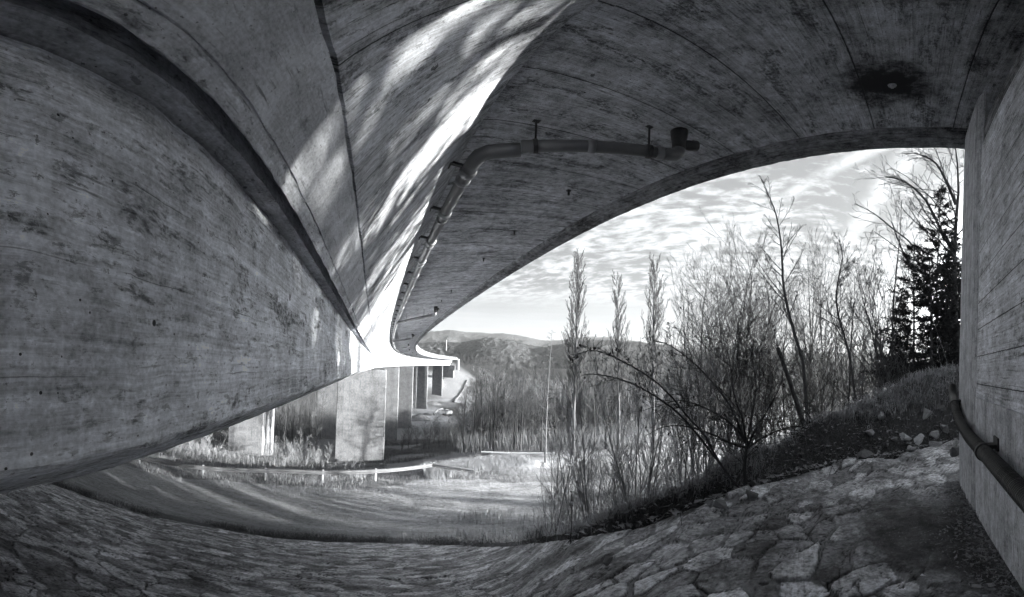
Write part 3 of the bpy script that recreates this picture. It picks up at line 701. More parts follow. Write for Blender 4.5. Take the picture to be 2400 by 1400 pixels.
vw = t.m('ADD', vw, t.m('MULTIPLY', t.ss(n2, .5, .7), .09))
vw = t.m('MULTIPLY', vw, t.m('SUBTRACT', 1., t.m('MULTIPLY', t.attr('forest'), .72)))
vs = t.m('ADD', .045, t.m('ADD', t.m('MULTIPLY', t.m('SUBTRACT', n3, .5), .16), t.m('MULTIPLY', t.ss(t.noise(tc, 9., 6, .75), .52, .66), .07)))
v = t.n('ShaderNodeMix'); t.set(v.inputs['Factor'], a_s); t.set(v.inputs['A'], vw); t.set(v.inputs['B'], vs)
v2 = t.n('ShaderNodeMix'); t.set(v2.inputs['Factor'], bm); t.set(v2.inputs['A'], v.outputs[0]); t.set(v2.inputs['B'], vb)
finish(t, t.m('MAXIMUM', v2.outputs[0], .015), .95, t.m('ADD', n2, t.m('MULTIPLY', n3, .5)), .17, .9, .15)
tme.materials.append(m)
tag(obj('ground', tme), kind='structure')

# ------------------------------------------------------------------ stone paving of the berm
rg = np.random.default_rng(3)
azs = np.concatenate([np.arange(-112, -66, .8), np.arange(-66, 84, .24), np.arange(84, 130, .4)])
dfr = np.concatenate([np.linspace(.02, .1, 8)[:-1], np.geomspace(.1, 1., 300)])
AZ_, FR_ = np.meshgrid(np.radians(azs), dfr)
DE_ = np.interp(np.degrees(AZ_), EDGE[:, 0], EDGE[:, 1])
PX_, PY_ = DE_ * FR_ * np.sin(AZ_), DE_ * FR_ * np.cos(AZ_)
# toward the wall the strip behind the camera is filled by sliding the inner rows back
k_ = np.clip(1 - FR_ * DE_ / 1.2, 0, 1); PY_ = PY_ - .75 * k_
PY_ = np.where(PX_ < 4.9, np.maximum(PY_, WY - .03), PY_)
# irregular flagstones: jittered seeds, drawn out along the slope, measured in warped space
wxx = PX_ + .13 * fbm(PX_ * 1.8, PY_ * 1.8, 1, 3); wyy = PY_ + .10 * fbm(PX_ * 2.2, PY_ * 2.2, 9, 3)
cw, ch = .39, .235
JX, JY = rg.uniform(.04, .96, (128, 128)), rg.uniform(.04, .96, (128, 128)); KEEP = rg.random((128, 128)) > .22
ci, cj = np.floor(wxx / cw).astype(int), np.floor(wyy / ch).astype(int)
d1 = np.full(PX_.shape, 9.); d2 = d1.copy(); id1 = np.zeros(PX_.shape, int)
for dj in range(-2, 3):
    for di in range(-2, 3):
        a_, b_ = (ci + di) & 127, (cj + dj) & 127
        sx_, sy_ = ci + di + JX[a_, b_], cj + dj + JY[a_, b_]
        dd = np.hypot(wxx / cw - sx_, wyy / ch - sy_); dd = np.where(KEEP[a_, b_], dd, 99)
        m1 = dd < d1; d2 = np.where(m1, d1, np.minimum(d2, dd)); id1 = np.where(m1, a_ * 128 + b_, id1); d1 = np.where(m1, dd, d1)
        if di == 0 and dj == 0: SXv = np.where(m1, sx_ * cw, 0.); SYv = np.where(m1, sy_ * ch, 0.)
NS = 128 * 128
sa_, sb_ = id1 // 128, id1 % 128
gap = (d2 - d1) * .30                                                   # ~ metres to the joint
jw_s = .012 + .040 * rg.random(NS) ** 1.6; mort = np.clip((gap - jw_s[id1] * .9 + .022 * fbm(PX_ * 7, PY_ * 7, 2, 3)) / .009, 0, 1)
mort = mort * mort * (3 - 2 * mort)                                     # 0 mortar .. 1 stone
ang = rg.normal(.08, .5, NS); tx, ty = rg.normal(0, .035, NS), rg.normal(0, .05, NS); hh = rg.normal(0, .008, NS)
lx, ly_ = wxx - np.floor(wxx / 3.) * 3 - 1.5, wyy - np.floor(wyy / 3.) * 3 - 1.5
ofs = rg.uniform(-9, 9, (NS, 2))
gu = PX_ * np.cos(ang[id1]) + PY_ * np.sin(ang[id1]) + ofs[id1, 0]; gv = -PX_ * np.sin(ang[id1]) + PY_ * np.cos(ang[id1]) + ofs[id1, 1]
strata = fbm(gu * 1.3, gv * 11, id1 * .7, 4)
stepy = np.floor(strata * 4 + 2) / 4
top = .009 + hh[id1] + tx[id1] * np.sin(gu * 3) * .2 + ty[id1] * np.sin(gv * 5) * .16 + .007 * stepy + .006 * strata + .006 * fbm(PX_ * 14, PY_ * 14, 4, 3)
dirt = np.clip(fbm(PX_ * .9 + 3, PY_ * .9, 6, 4) * 2.6 + .28 - 1.5 * (PY_ + .1) + .28 * np.clip(PX_ - 1.2, 0, 3), 0, 1) * np.clip((4.6 - PX_) / 1.2, 0, 1) * (PX_ > .2)
dirt = np.maximum(dirt, np.clip(1.1 - (PY_ + .66) / .28 + fbm(PX_ * 3, PY_ * 3, 8, 3) * 1.2, 0, 1) * (PX_ < 4.9))
dz = .010 + .012 * fbm(PX_ * 5, PY_ * 5, 7, 4) + .012 * np.maximum(fbm(PX_ * 26, PY_ * 26, 2, 2), -.05)
mz = .004 + .012 * fbm(PX_ * 4, PY_ * 4, 3, 4) + .004 * fbm(PX_ * 30, PY_ * 30, 4, 2) - .020 * (np.abs(fbm(PX_ * 2.1, PY_ * 2.6, 12, 4)) < .014)
P0 = pave_h(PX_, PY_) + .05 * fbm(PX_ * .7, PY_ * .7, 31, 3) * np.clip(FR_ * 4, 0, 1)
PZ_ = P0 + mz * (1 - mort) + top * mort
PZ_ = PZ_ * (1 - dirt) + (P0 + dz) * dirt
PZ_ = PZ_ + .10 * fbm(PX_ * .8, PY_ * .8, 14, 2) * np.clip((PX_ - 2.) / 2, 0, 1) - np.clip((FR_ - .985) / .015, 0, 1) ** 2 * .10
crack = np.exp(-((gap - jw_s[id1] * .9 + .022 * fbm(PX_ * 7, PY_ * 7, 2, 3) + .003) / .008) ** 2) * np.clip(fbm(PX_ * 2.3, PY_ * 2.3, 41, 3) * 4 + .55, 0, 1) * (1 - dirt)
crack = np.maximum(crack, (np.abs(fbm(PX_ * 2.1, PY_ * 2.6, 12, 4)) < .010) * .9 * (1 - dirt))
PZ_ = PZ_ - .012 * crack
pxs, ye = PX_[-1] * 1.003, PY_[-1] * 1.003; npx, npy = len(azs), len(dfr)

ii, jj = np.meshgrid(np.arange(npx - 1), np.arange(npy - 1)); q0 = (jj * npx + ii).ravel()
# lip down to the soil behind
LZ = PZ_[-1] - .35
V = np.concatenate([np.stack([PX_, PY_, PZ_], -1).reshape(-1, 3), np.stack([pxs, ye, LZ], -1)])
lq = (npy - 1) * npx + np.arange(npx - 1)
PQ = np.concatenate([np.stack([q0, q0 + 1, q0 + npx + 1, q0 + npx], -1), np.stack([lq, lq + 1, lq + npx + 1, lq + npx], -1)])
ext = lambda a: np.concatenate([a.ravel(), a[-1]])
tone = rg.random(NS)
pme = mkmesh('paving', V, PQ, None, np.stack([ext(gu), ext(gv)], -1), True, dict(stone=ext(mort * (1 - dirt)), tone=ext(tone[id1]), dirt=ext(dirt), crack=ext(crack)))
m, t = newmat('flagstone_paving')
uvn = t.n('ShaderNodeUVMap'); uvn.uv_map = 'UVMap'; tc = t.n('ShaderNodeTexCoord').outputs['Object']
su, sv, _z = t.sep(uvn.outputs[0])
a_st, a_t, a_d = t.attr('stone'), t.attr('tone'), t.attr('dirt')
ly = t.noise(t.comb(t.m('MULTIPLY', su, 2.2), t.m('MULTIPLY', sv, 34.), 0.), 1., 6, .7)
n1 = t.noise(tc, 2.2, 8, .7); n2 = t.noise(tc, 18., 6, .75); n3 = t.noise(tc, 120., 3, .7)
vs = t.m('ADD', .13, t.m('MULTIPLY', a_t, .42))
vs = t.m('MULTIPLY', vs, t.m('ADD', 1., t.m('ADD', t.m('MULTIPLY', t.m('SUBTRACT', ly, .5), 1.3), t.m('MULTIPLY', t.m('SUBTRACT', n2, .5), 4.2))))
vs = t.m('MULTIPLY', vs, t.ss(ly, .30, .40, .5, 1.))
vm_ = t.m('MULTIPLY', .20, t.m('ADD', 1., t.m('ADD', t.m('MULTIPLY', t.m('SUBTRACT', n3, .5), 1.6), t.m('MULTIPLY', t.m('SUBTRACT', n2, .5), 1.))))
vd = t.m('MULTIPLY', .065, t.m('ADD', 1., t.m('ADD', t.m('MULTIPLY', t.m('SUBTRACT', n3, .5), 4.5), t.m('MULTIPLY', t.m('SUBTRACT', n2, .5), 3.))))
vd = t.m('ADD', vd, t.m('MULTIPLY', t.ss(t.noise(tc, 55., 2, .5), .64, .70), .22))
x1 = t.n('ShaderNodeMix'); t.set(x1.inputs['Factor'], a_st); t.set(x1.inputs['A'], vm_); t.set(x1.inputs['B'], vs)
x2 = t.n('ShaderNodeMix'); t.set(x2.inputs['Factor'], t.m('MULTIPLY', a_d, .85)); t.set(x2.inputs['A'], x1.outputs[0]); t.set(x2.inputs['B'], vd)
v = t.m('MULTIPLY', t.m('MULTIPLY', x2.outputs[0], t.m('SUBTRACT', 1., t.m('MULTIPLY', t.attr('crack'), .92))), t.ss(n1, .36, .58, .42, 1.2))
finish(t, t.m('MAXIMUM', v, .008), .82, t.m('ADD', t.m('MULTIPLY', ly, .35), t.m('ADD', t.m('MULTIPLY', n2, .7), t.m('MULTIPLY', n3, .25))), .012, 1., .3)
pme.materials.append(m)
tag(obj('paving', pme), kind='structure')

# ------------------------------------------------------------------ hills
def hills(name, r0, r1, prof, seed, g, azs=(-75, 125)):
    az = np.linspace(azs[0], azs[1], 900); rr = np.linspace(0, 1, 110)
    A, Rr = np.meshgrid(np.radians(az), rr)
    top_el = np.interp(np.degrees(A), [p[0] for p in prof], [p[1] for p in prof])
    Dm = r0 + (r1 - r0) * Rr
    zt = r1 * np.tan(np.radians(top_el))
    s_ = Rr ** .8; z = -26 + (zt + 26) * np.where(Rr < .985, s_ * s_ * (3 - 2 * s_), 1.)
    x, y = Dm * np.sin(A), Dm * np.cos(A)
    z = z + fbm(x / 260, y / 260, seed, 4) * 60 * Rr * (1 - Rr) * (r1 / 1800) * 2 + (np.abs(fbm(x / 22, y / 22, seed + 2, 3)) * 9 + fbm(x / 7, y / 7, seed + 3, 2) * 5) * np.clip(Rr * 60, 0, 1) * (r1 / 1800) ** .5
    n = len(az); ii, jj = np.meshgrid(np.arange(n - 1), np.arange(len(rr) - 1)); q = (jj * n + ii).ravel()
    V = np.stack([x, y, z], -1).reshape(-1, 3)
    back = np.stack([1.15 * x[-1], 1.15 * y[-1], np.full(n, -60.)], -1)
    b0 = (len(rr) - 1) * n + np.arange(n - 1)
    F = np.concatenate([np.stack([q, q + 1, q + n + 1, q + n], -1), np.stack([b0, b0 + 1, b0 + n + 1, b0 + n], -1)])
    m, t = newmat(name + '_woodland'); tc = t.n('ShaderNodeTexCoord').outputs['Object']
    n1 = t.noise(tc, .006, 6, .65); n2 = t.noise(tc, .11, 5, .75); n3 = t.noise(tc, .5, 3, .7)
    v = t.m('MULTIPLY', g, t.m('ADD', 1., t.m('ADD', t.m('MULTIPLY', t.m('SUBTRACT', n1, .5), 1.5), t.m('ADD', t.m('MULTIPLY', t.m('SUBTRACT', n2, .5), 3.2), t.m('MULTIPLY', t.m('SUBTRACT', n3, .5), 2.4)))))
    finish(t, t.m('MAXIMUM', v, .015), 1., t.m('ADD', n2, n3), 6., .8, .05)
    tag(obj(name, mkmesh(name, V, F, m, None, True)), kind='structure')
hills('hills', 400, 1350, [(-75, 3), (0, 2.5), (9, 2.9), (15, 3.1), (19, 4.05), (23, 3.9), (26, 3.2), (29, 2.8), (34, 3.8), (38, 4.1), (45, 3.7), (55, 2.6), (70, 1.6), (125, 1.5)], 3, .055)
hills('distant_hills', 1700, 2800, [(-75, 4), (0, 4.2), (9, 4.7), (13, 5.1), (16, 5.0), (20, 5.0), (22, 5.15), (25, 4.75), (28, 4.25), (31, 4.1), (36, 5.0), (40, 4.9), (46, 4.2), (60, 3.), (125, 2.5)], 8, .055)
V = np.array([[x, y, -27.5] for y in (-3000, 3000) for x in (-3000, 3000)], float)
tag(obj('lowland', mkmesh('lowland', V, np.array([[0, 1, 3, 2]]), plain('lowland_scrub', .06, .95, .5, .02, .1))), kind='structure')
# ------------------------------------------------------------------ plants
def bark(name, g, var=.5, tint=TINT):
    m, t = newmat(name); tc = t.n('ShaderNodeTexCoord').outputs['Object']
    n = t.noise(tc, 3.5, 6, .7); n2 = t.noise(t.vm('MULTIPLY', tc, (30., 30., 4.)), 1., 4, .7)
    v = t.m('MULTIPLY', g, t.m('ADD', 1., t.m('ADD', t.m('MULTIPLY', t.m('SUBTRACT', n, .5), var * 2), t.m('MULTIPLY', t.m('SUBTRACT', n2, .5), var * 1.5))))
    finish(t, t.m('MAXIMUM', v, .01), .9, n2, .01, .7, .15, tint); return m
B_dark = bark('dark_bark', .055); B_mid = bark('grey_bark', .13); B_pale = bark('pale_bark', .30, .6); B_twig = bark('twig_bark', .085); B_twigp = bark('pale_twigs', .22); B_need = bark('spruce_needles', .030, .5); B_grass = bark('dry_grass', .28, .5); B_grassd = bark('dull_grass', .10, .5); B_leaf = bark('dead_leaves', .26, .9)

def unit(v): return v / (np.linalg.norm(v) + 1e-9)
class Tree:
    """recursive bare tree: thick wood goes to .wood, thin to .crown"""
    def __init__(s, seed): s.r = np.random.default_rng(seed); s.wood = Geo(); s.crown = Geo()
    def poly(s, p, d, L, n, wander, up, gravity=0.):
        P = [np.array(p, float)]; d = unit(np.array(d, float)); st = L / (n - 1)
        for i in range(n - 1):
            d = unit(d + s.r.normal(0, wander, 3) + np.array([0, 0, up + gravity * i / n]))
            P.append(P[-1] + d * st)
        return np.array(P)
    def side(s, ax, ang):
        ref = np.array([0, 0, 1.]) if abs(ax[2]) < .9 else np.array([1., 0, 0])
        a = unit(np.cross(ax, ref)); b = np.cross(ax, a); f = s.r.uniform(0, 2 * math.pi)
        return unit(ax * math.cos(ang) + (a * math.cos(f) + b * math.sin(f)) * math.sin(ang))
    def along(s, P, f):
        x = f * (len(P) - 1); i = min(int(x), len(P) - 2); return P[i] + (P[i + 1] - P[i]) * (x - i), unit(P[i + 1] - P[i])
    def branch(s, p, d, L, r, lvl, st):
        c = st[lvl]; n = c.get('n', 5)
        P = s.poly(p, d, L, n, c.get('w', .12), c.get('up', .05), c.get('g', 0.))
        rr = np.linspace(r, max(r * c.get('tip', .3), st[0].get('rmin', .004)), n)
        (s.wood if lvl <= st[0].get('woodlvl', 1) else s.crown).tube(P, rr, c.get('k', 3 if lvl > 1 else 5), False)
        if lvl + 1 < len(st):
            q = st[lvl + 1]; m = q['c']; m = max(1, int(m * min(1.4, L / q.get('Lref', L))))
            for i in range(m):
                f = q.get('f0', .25) + (1 - q.get('f0', .25)) * (i + s.r.random()) / m
                f = min(f, .985); pp, ax = s.along(P, f)
                ll = L * q['l'] * (1 - q.get('taper', .6) * f) * s.r.uniform(.65, 1.25)
                s.branch(pp, s.side(ax, rad(q['a']) * s.r.uniform(.75, 1.3)), ll, max(np.interp(f, np.linspace(0, 1, n), rr) * q.get('rr', .55), st[0].get('rmin', .004)), lvl + 1, st)
def bare_tree(seed, H, r, st, stems=1, lean=.05, spread=.0):
    T = Tree(seed)
    for i in range(stems):
        a = T.r.uniform(0, 6.28); b = spread * T.r.uniform(.5, 1.2) if stems > 1 else lean
        d = np.array([math.cos(a) * b, math.sin(a) * b, 1.])
        p = np.array([math.cos(a), math.sin(a), 0]) * (.12 * (stems > 1))
        T.branch(p, d, H * (T.r.uniform(.65, 1.) if stems > 1 and i else 1.), r * (T.r.uniform(.6, 1.) if i else 1.), 0, st)
    return T
ST_big = [dict(n=9, w=.07, up=.04, k=7, tip=.12, woodlvl=1, rmin=.0065), dict(c=22, l=.50, a=38, f0=.32, n=6, w=.10, up=.08, taper=.62, rr=.55, k=4), dict(c=8, l=.48, a=34, f0=.15, n=4, w=.11, up=.06, rr=.55), dict(c=3, l=.6, a=30, f0=.15, n=3, w=.10, up=.04, rr=.7)]
ST_slim = [dict(n=9, w=.045, up=.03, k=6, tip=.12, woodlvl=0, rmin=.0065), dict(c=28, l=.33, a=34, f0=.30, n=5, w=.08, up=.10, taper=.7, rr=.42, k=3), dict(c=5, l=.48, a=32, f0=.12, n=3, w=.10, up=.07, rr=.6), dict(c=2, l=.6, a=28, f0=.2, n=3, w=.10, up=.05, rr=.7)]
ST_sap = [dict(n=8, w=.05, up=.03, k=4, tip=.2, woodlvl=0, rmin=.005), dict(c=16, l=.30, a=30, f0=.18, n=4, w=.08, up=.10, taper=.6, rr=.5, k=3), dict(c=4, l=.48, a=30, f0=.15, n=3, w=.10, up=.07, rr=.65)]
ST_pop = [dict(n=10, w=.015, up=.03, k=7, tip=.10, woodlvl=0, rmin=.019), dict(c=64, l=.30, a=30, f0=.22, n=6, w=.06, up=.20, taper=.72, rr=.34, k=3), dict(c=12, l=.34, a=26, f0=.08, n=4, w=.07, up=.2, rr=.5), dict(c=3, l=.5, a=24, f0=.2, n=3, w=.08, up=.14, rr=.7)]
ST_trunk = [dict(n=8, w=.03, up=.02, k=5, tip=.2, woodlvl=0, rmin=.012), dict(c=40, l=.28, a=50, f0=.30, n=4, w=.13, up=.07, taper=.5, rr=.35, k=3), dict(c=8, l=.5, a=42, f0=.2, n=3, w=.15, up=.06, rr=.6)]
ST_small = [dict(n=7, w=.06, up=.03, k=5, tip=.2, woodlvl=0, rmin=.010), dict(c=26, l=.42, a=44, f0=.18, n=4, w=.11, up=.08, taper=.55, rr=.5, k=3), dict(c=7, l=.48, a=38, f0=.15, n=3, w=.12, up=.06, rr=.6)]
ST_shrub = [dict(n=6, w=.10, up=.02, k=3, tip=.3, woodlvl=0, rmin=.006), dict(c=10, l=.42, a=36, f0=.15, n=4, w=.13, up=.05, taper=.5, rr=.6), dict(c=5, l=.42, a=38, f0=.15, n=3, w=.15, up=.04, rr=.7)]
def tmesh(T, name, mw, mc):
    a = mkmesh(name + '_trunk', *T.wood.get(), mw, None, True); b = mkmesh(name + '_crown', *T.crown.get(), mc, None, True) if T.crown.n else None
    return a, b
def plant(kind, meshes, loc, label, cat, group=None, sc=1., rz=0., lean=0., names=('trunk', 'crown')):
    t_ = thing(kind, label, cat, loc, rz, group); t_.scale = (sc,) * 3 if np.isscalar(sc) else sc
    if lean: t_.rotation_euler = (lean, 0, rz)
    for me, n in zip(meshes, names):
        if me: obj(n, me, t_)
    return t_
def spot(px, d, dz=-.05):
    v = ray(px, 850); h = math.hypot(v[0], v[1]); x, y = v[0] / h * d, v[1] / h * d
    return np.array([x, y, hz1(x, y) + dz])
def topz(px, py, d): return at(px, py, d)[2]
ORD = ['first', 'second', 'third', 'fourth', 'fifth', 'sixth', 'seventh', 'eighth', 'ninth', 'tenth', 'eleventh', 'twelfth', 'thirteenth', 'fourteenth', 'fifteenth', 'sixteenth', 'seventeenth', 'eighteenth', 'nineteenth', 'twentieth'] + ['twenty-' + q for q in ('first', 'second', 'third', 'fourth', 'fifth', 'sixth', 'seventh', 'eighth', 'ninth')] + ['thirtieth'] + ['thirty-' + q for q in ('first', 'second', 'third', 'fourth', 'fifth', 'sixth', 'seventh', 'eighth', 'ninth')] + ['fortieth'] + ['forty-' + q for q in ('first', 'second', 'third', 'fourth', 'fifth', 'sixth', 'seventh', 'eighth', 'ninth')]
rt = np.random.default_rng(77)

# poplars: one proto mesh each so outlines differ
for i, (px, py, d, r, lb) in enumerate([(1348, 616, 40, .27, 'tallest and leftmost columnar poplar, with a pale lower trunk'), (1453, 660, 50, .26, 'middle columnar poplar, the shortest of the three against the sky'), (1535, 626, 41, .25, 'right hand columnar poplar, half hidden behind the bare thicket')]):
    p = spot(px, d); H = topz(px, py, d) - p[2]
    T = bare_tree(40 + i, H, r, ST_pop, 1, .0)
    plant('poplar_tree', tmesh(T, 'poplar', B_mid, B_dark), p, lb, 'tree', 'columnar poplars')
# larch with a white stem
p = spot(1284, 35); T = bare_tree(51, topz(1283, 772, 35) - p[2], .11, [dict(n=9, w=.015, up=.02, k=6, tip=.1, woodlvl=0, rmin=.010), dict(c=60, l=.16, a=80, f0=.18, n=4, w=.08, up=.05, taper=.75, rr=.3), dict(c=5, l=.4, a=40, f0=.2, n=3, w=.1, up=.03, rr=.7)], 1, 0)
plant('larch_tree', tmesh(T, 'larch', B_mid, B_twig), p, 'slender bare larch with a straight thin stem left of the tallest poplar', 'tree')

# dark row of tall trunks along the field edge
protos = [tmesh(bare_tree(60 + i, 10.2, .13, ST_trunk, 1, .03), 'row_tree', B_dark, B_twig) for i in range(6)]
row = [(1088, 58), (1092, 47), (1104, 52), (1113, 46), (1122, 60), (1131, 48), (1138, 44), (1147, 55), (1154, 49), (1161, 45), (1169, 58), (1176, 47), (1182, 51), (1190, 44), (1196, 57), (1203, 48), (1209, 46), (1217, 53), (1224, 45), (1231, 50), (1238, 59), (1245, 46), (1252, 49), (1259, 55), (1267, 47), (1274, 44), (1294, 47), (1306, 52), (1320, 46), (1372, 52), (1398, 47), (1424, 44)]
for i, (px, d) in enumerate(row):
    plant('tall_tree', protos[i % 6], spot(px, d), 'slim dark bare trunk, %s from the left in the tree row beyond the field' % ORD[i], 'tree', 'row of bare trees beyond the field', rt.uniform(.55, 1.08), rt.uniform(0, 6.28))
# small trees between the piers and the row
protos2 = [tmesh(bare_tree(80 + i, 5.2, .06, ST_small, 2, .08, .12), 'small_tree', B_dark, B_twig) for i in range(4)]
for i, (px, d, s) in enumerate([(948, 62, .8), (962, 66, .9), (985, 70, .8), (1000, 60, 1.), (1012, 58, .95), (1022, 72, 1.1), (1035, 60, .8), (1048, 56, 1.), (1070, 54, 1.05), (1085, 46, .7)]):
    plant('small_tree', protos2[i % 4], spot(px, d), 'low bare tree on the shaded slope, %s from the left beside the piers' % ORD[i], 'tree', 'small bare trees beside the piers', s, rt.uniform(0, 6.28))
# shrubs and thin trees seen below the girder, left of the broad pier
protos3 = [tmesh(bare_tree(90 + i, 3.0, .035, ST_shrub, 6, .1, .45), 'shrub', B_mid, B_twigp) for i in range(5)]
for i, (px, d, s) in enumerate([(345, 34, .9), (400, 36, 1.0), (432, 33, .8), (470, 37, 1.15), (500, 35, .9), (655, 44, 1.0), (680, 39, .8), (700, 47, 1.3), (722, 41, .95), (741, 50, 1.3), (752, 40, .8), (775, 43, 1.)]):
    plant('bare_shrub', protos3[i % 5], spot(px, d), 'pale bare shrub, %s from the left in the rough grass below the girder' % ORD[i], 'shrub', 'shrubs below the girder', s, rt.uniform(0, 6.28))
for i, (px, d, s) in enumerate([(480, 60, 1.1), (505, 74, 1.3), (660, 70, 1.2), (672, 62, 1.0), (690, 78, 1.4), (706, 64, 1.1), (718, 84, 1.5), (730, 70, 1.2), (746, 62, 1.0), (756, 90, 1.5)]):
    plant('tall_tree', protos[(i + 2) % 6], spot(px, d), 'bare tree standing behind the shrubs below the girder, %s from the left' % ORD[i], 'tree', 'bare trees behind the shrubs below the girder', .8 * s, rt.uniform(0, 6.28))

# the thicket on the slope right of the track
sapl = [tmesh(bare_tree(110 + i, 4.6, .022, ST_sap, 3 + i % 3, .1, .22), 'sapling', B_mid, B_twigp) for i in range(6)]
saps = []
for i in range(38):
    px = 1296 + i * 11.5 + rt.uniform(-6, 6); d = rt.choice([6.5, 8, 10, 13, 16, 20, 26]) + rt.uniform(-.7, 1.4)
    if px < 1400 and d < 9: d += 3
    saps.append((px, d))
saps.sort()
for i, (px, d) in enumerate(saps):
    where = 'near the bank' if d < 11 else ('in the middle of the thicket' if d < 19 else 'at the back of the thicket')
    s = rt.uniform(.75, 1.15) * (1.2 if d > 15 else 1.) * (.82 if d < 9 else 1)
    plant('sapling', sapl[i % 6], spot(px, d), 'thin multi-stemmed sapling %s, %s from the left among the saplings' % (where, ORD[i]), 'sapling', 'saplings on the slope', s, rt.uniform(0, 6.28))

# individual bare trees against the sky
def solo(seed, px, py, d, r, st, lb, stems=1, spread=0., mw=B_dark, mc=B_twig, lean=0., cat='tree', name='bare_tree', group='bare trees against the sky'):
    p = spot(px, d); T = bare_tree(seed, topz(px, py, d) - p[2], r, st, stems, lean, spread)
    return plant(name, tmesh(T, name, mw, mc), p, lb, cat, group, 1., 0.)
solo(201, 1690, 575, 15, .085, ST_big, 'wide spreading bare tree with several dark stems behind the rose bush', 4, .22)
solo(202, 1742, 590, 19, .10, ST_big, 'bare tree with a fan of upright twigs just right of the spreading tree', 3, .16)
solo(203, 1655, 640, 17, .07, ST_slim, 'slender bare tree at the left flank of the spreading tree', 2, .08)
solo(204, 1632, 655, 22, .08, ST_slim, 'fine twigged bare tree next to the right hand poplar', 3, .08)
solo(206, 1888, 590, 18, .085, ST_big, 'dense fine twigged bare tree right of the tall leader', 4, .16)
solo(207, 1935, 690, 21, .07, ST_slim, 'thin bare tree between the dense tree and the twin trunks', 2, .15)
solo(208, 1968, 640, 13, .055, ST_slim, 'bare sapling tree with few wide branches left of the twin trunks', 1, .1, lean=.1)
solo(209, 2068, 490, 14, .075, ST_slim, 'bare tree with a forked top left of the spruces', 1, .1, lean=.04)
solo(210, 2030, 610, 12, .06, ST_slim, 'bare tree with crossing stems below the forked tree', 2, .25)
solo(211, 2095, 640, 17, .09, ST_big, 'bare tree tangled with the left spruce', 2, .12)
solo(212, 1790, 660, 24, .08, ST_slim, 'pale thin bare tree behind the tall leader', 2, .12, mc=B_twigp)
solo(214, 1985, 655, 25, .08, ST_slim, 'distant thin bare tree seen between the front stems', 3, .14, mc=B_twigp)
solo(218, 1725, 640, 13, .06, ST_slim, 'straight dark bare tree rising through the spreading crown', 2, .12)
solo(222, 1860, 660, 15, .055, ST_slim, 'dark bare tree with crowded twigs just right of the tall leader', 3, .18)
solo(225, 1600, 720, 17, .055, ST_slim, 'low bare tree below the fine twigged tree beside the poplar', 4, .1, mc=B_twigp)
solo(227, 1940, 600, 24, .08, ST_slim, 'tall pale bare tree behind the dense fine twigged tree', 2, .1, mc=B_twigp)
solo(217, 1665, 690, 12, .05, ST_slim, 'low dark bare tree in front of the spreading tree', 3, .25)
solo(219, 1775, 700, 14, .05, ST_slim, 'dark bare tree filling the gap right of the fan shaped tree', 3, .22)
solo(223, 1915, 720, 14, .05, ST_slim, 'low dark bare tree under the dense fine twigged tree', 3, .22)
solo(224, 2050, 690, 16, .06, ST_big, 'dark bare tree close left of the left spruce', 3, .2)
solo(229, 1812, 600, 17, .07, ST_big, 'dark bare tree directly behind the tall leader', 3, .18)
solo(230, 1965, 720, 18, .06, ST_big, 'dark low bare tree left of the bowed stem', 4, .25)
solo(216, 1850, 700, 28, .10, ST_slim, 'far bare tree seen low behind the dense tree', 3, .2, mc=B_twigp)
# big old tree at the wall edge, with its long limb reaching left
p = spot(2238, 13.5); T = Tree(213); H = topz(2236, 330, 13.5) - p[2]
T.branch(p * 0, (0.02, .0, 1), H * 1.05, .17, 0, [dict(n=10, w=.04, up=.02, k=9, tip=.12, woodlvl=1, rmin=.007), dict(c=24, l=.42, a=52, f0=.38, n=7, w=.16, up=.05, taper=.5, rr=.45, k=5), dict(c=9, l=.42, a=45, f0=.2, n=5, w=.18, up=.04, rr=.55), dict(c=4, l=.45, a=42, f0=.2, n=3, w=.18, up=.04, rr=.6)])
lims = [[(2236, 700), (2200, 660), (2160, 640), (2120, 600), (2090, 520)], [(2238, 590), (2205, 540), (2170, 470), (2120, 425), (2075, 415)], [(2240, 480), (2215, 420), (2190, 380), (2150, 360)]]
for i, pl_ in enumerate(lims):
    P = np.array([at(x, y, 13.5 - .4 * j) - p for j, (x, y) in enumerate(pl_)]); P = spline(P, 9)
    T.wood.tube(P, np.linspace(.075, .02, 9), 5, False)
    for k in range(26):
        f = T.r.uniform(.25, .99); q, ax = T.along(P, f)
        T.branch(q, T.side(ax, rad(45) * T.r.uniform(.6, 1.3)) + np.array([0, 0, .25]), T.r.uniform(.5, 1.3), .014, 2, [dict(rmin=.006, woodlvl=1), {}, dict(n=5, w=.16, up=.05), dict(c=4, l=.5, a=42, f0=.2, n=3, w=.18, up=.04, rr=.7)])
plant('old_tree', tmesh(T, 'old_tree', B_dark, B_twig), p, 'big old bare tree with a thick dark trunk right against the wall edge', 'tree')
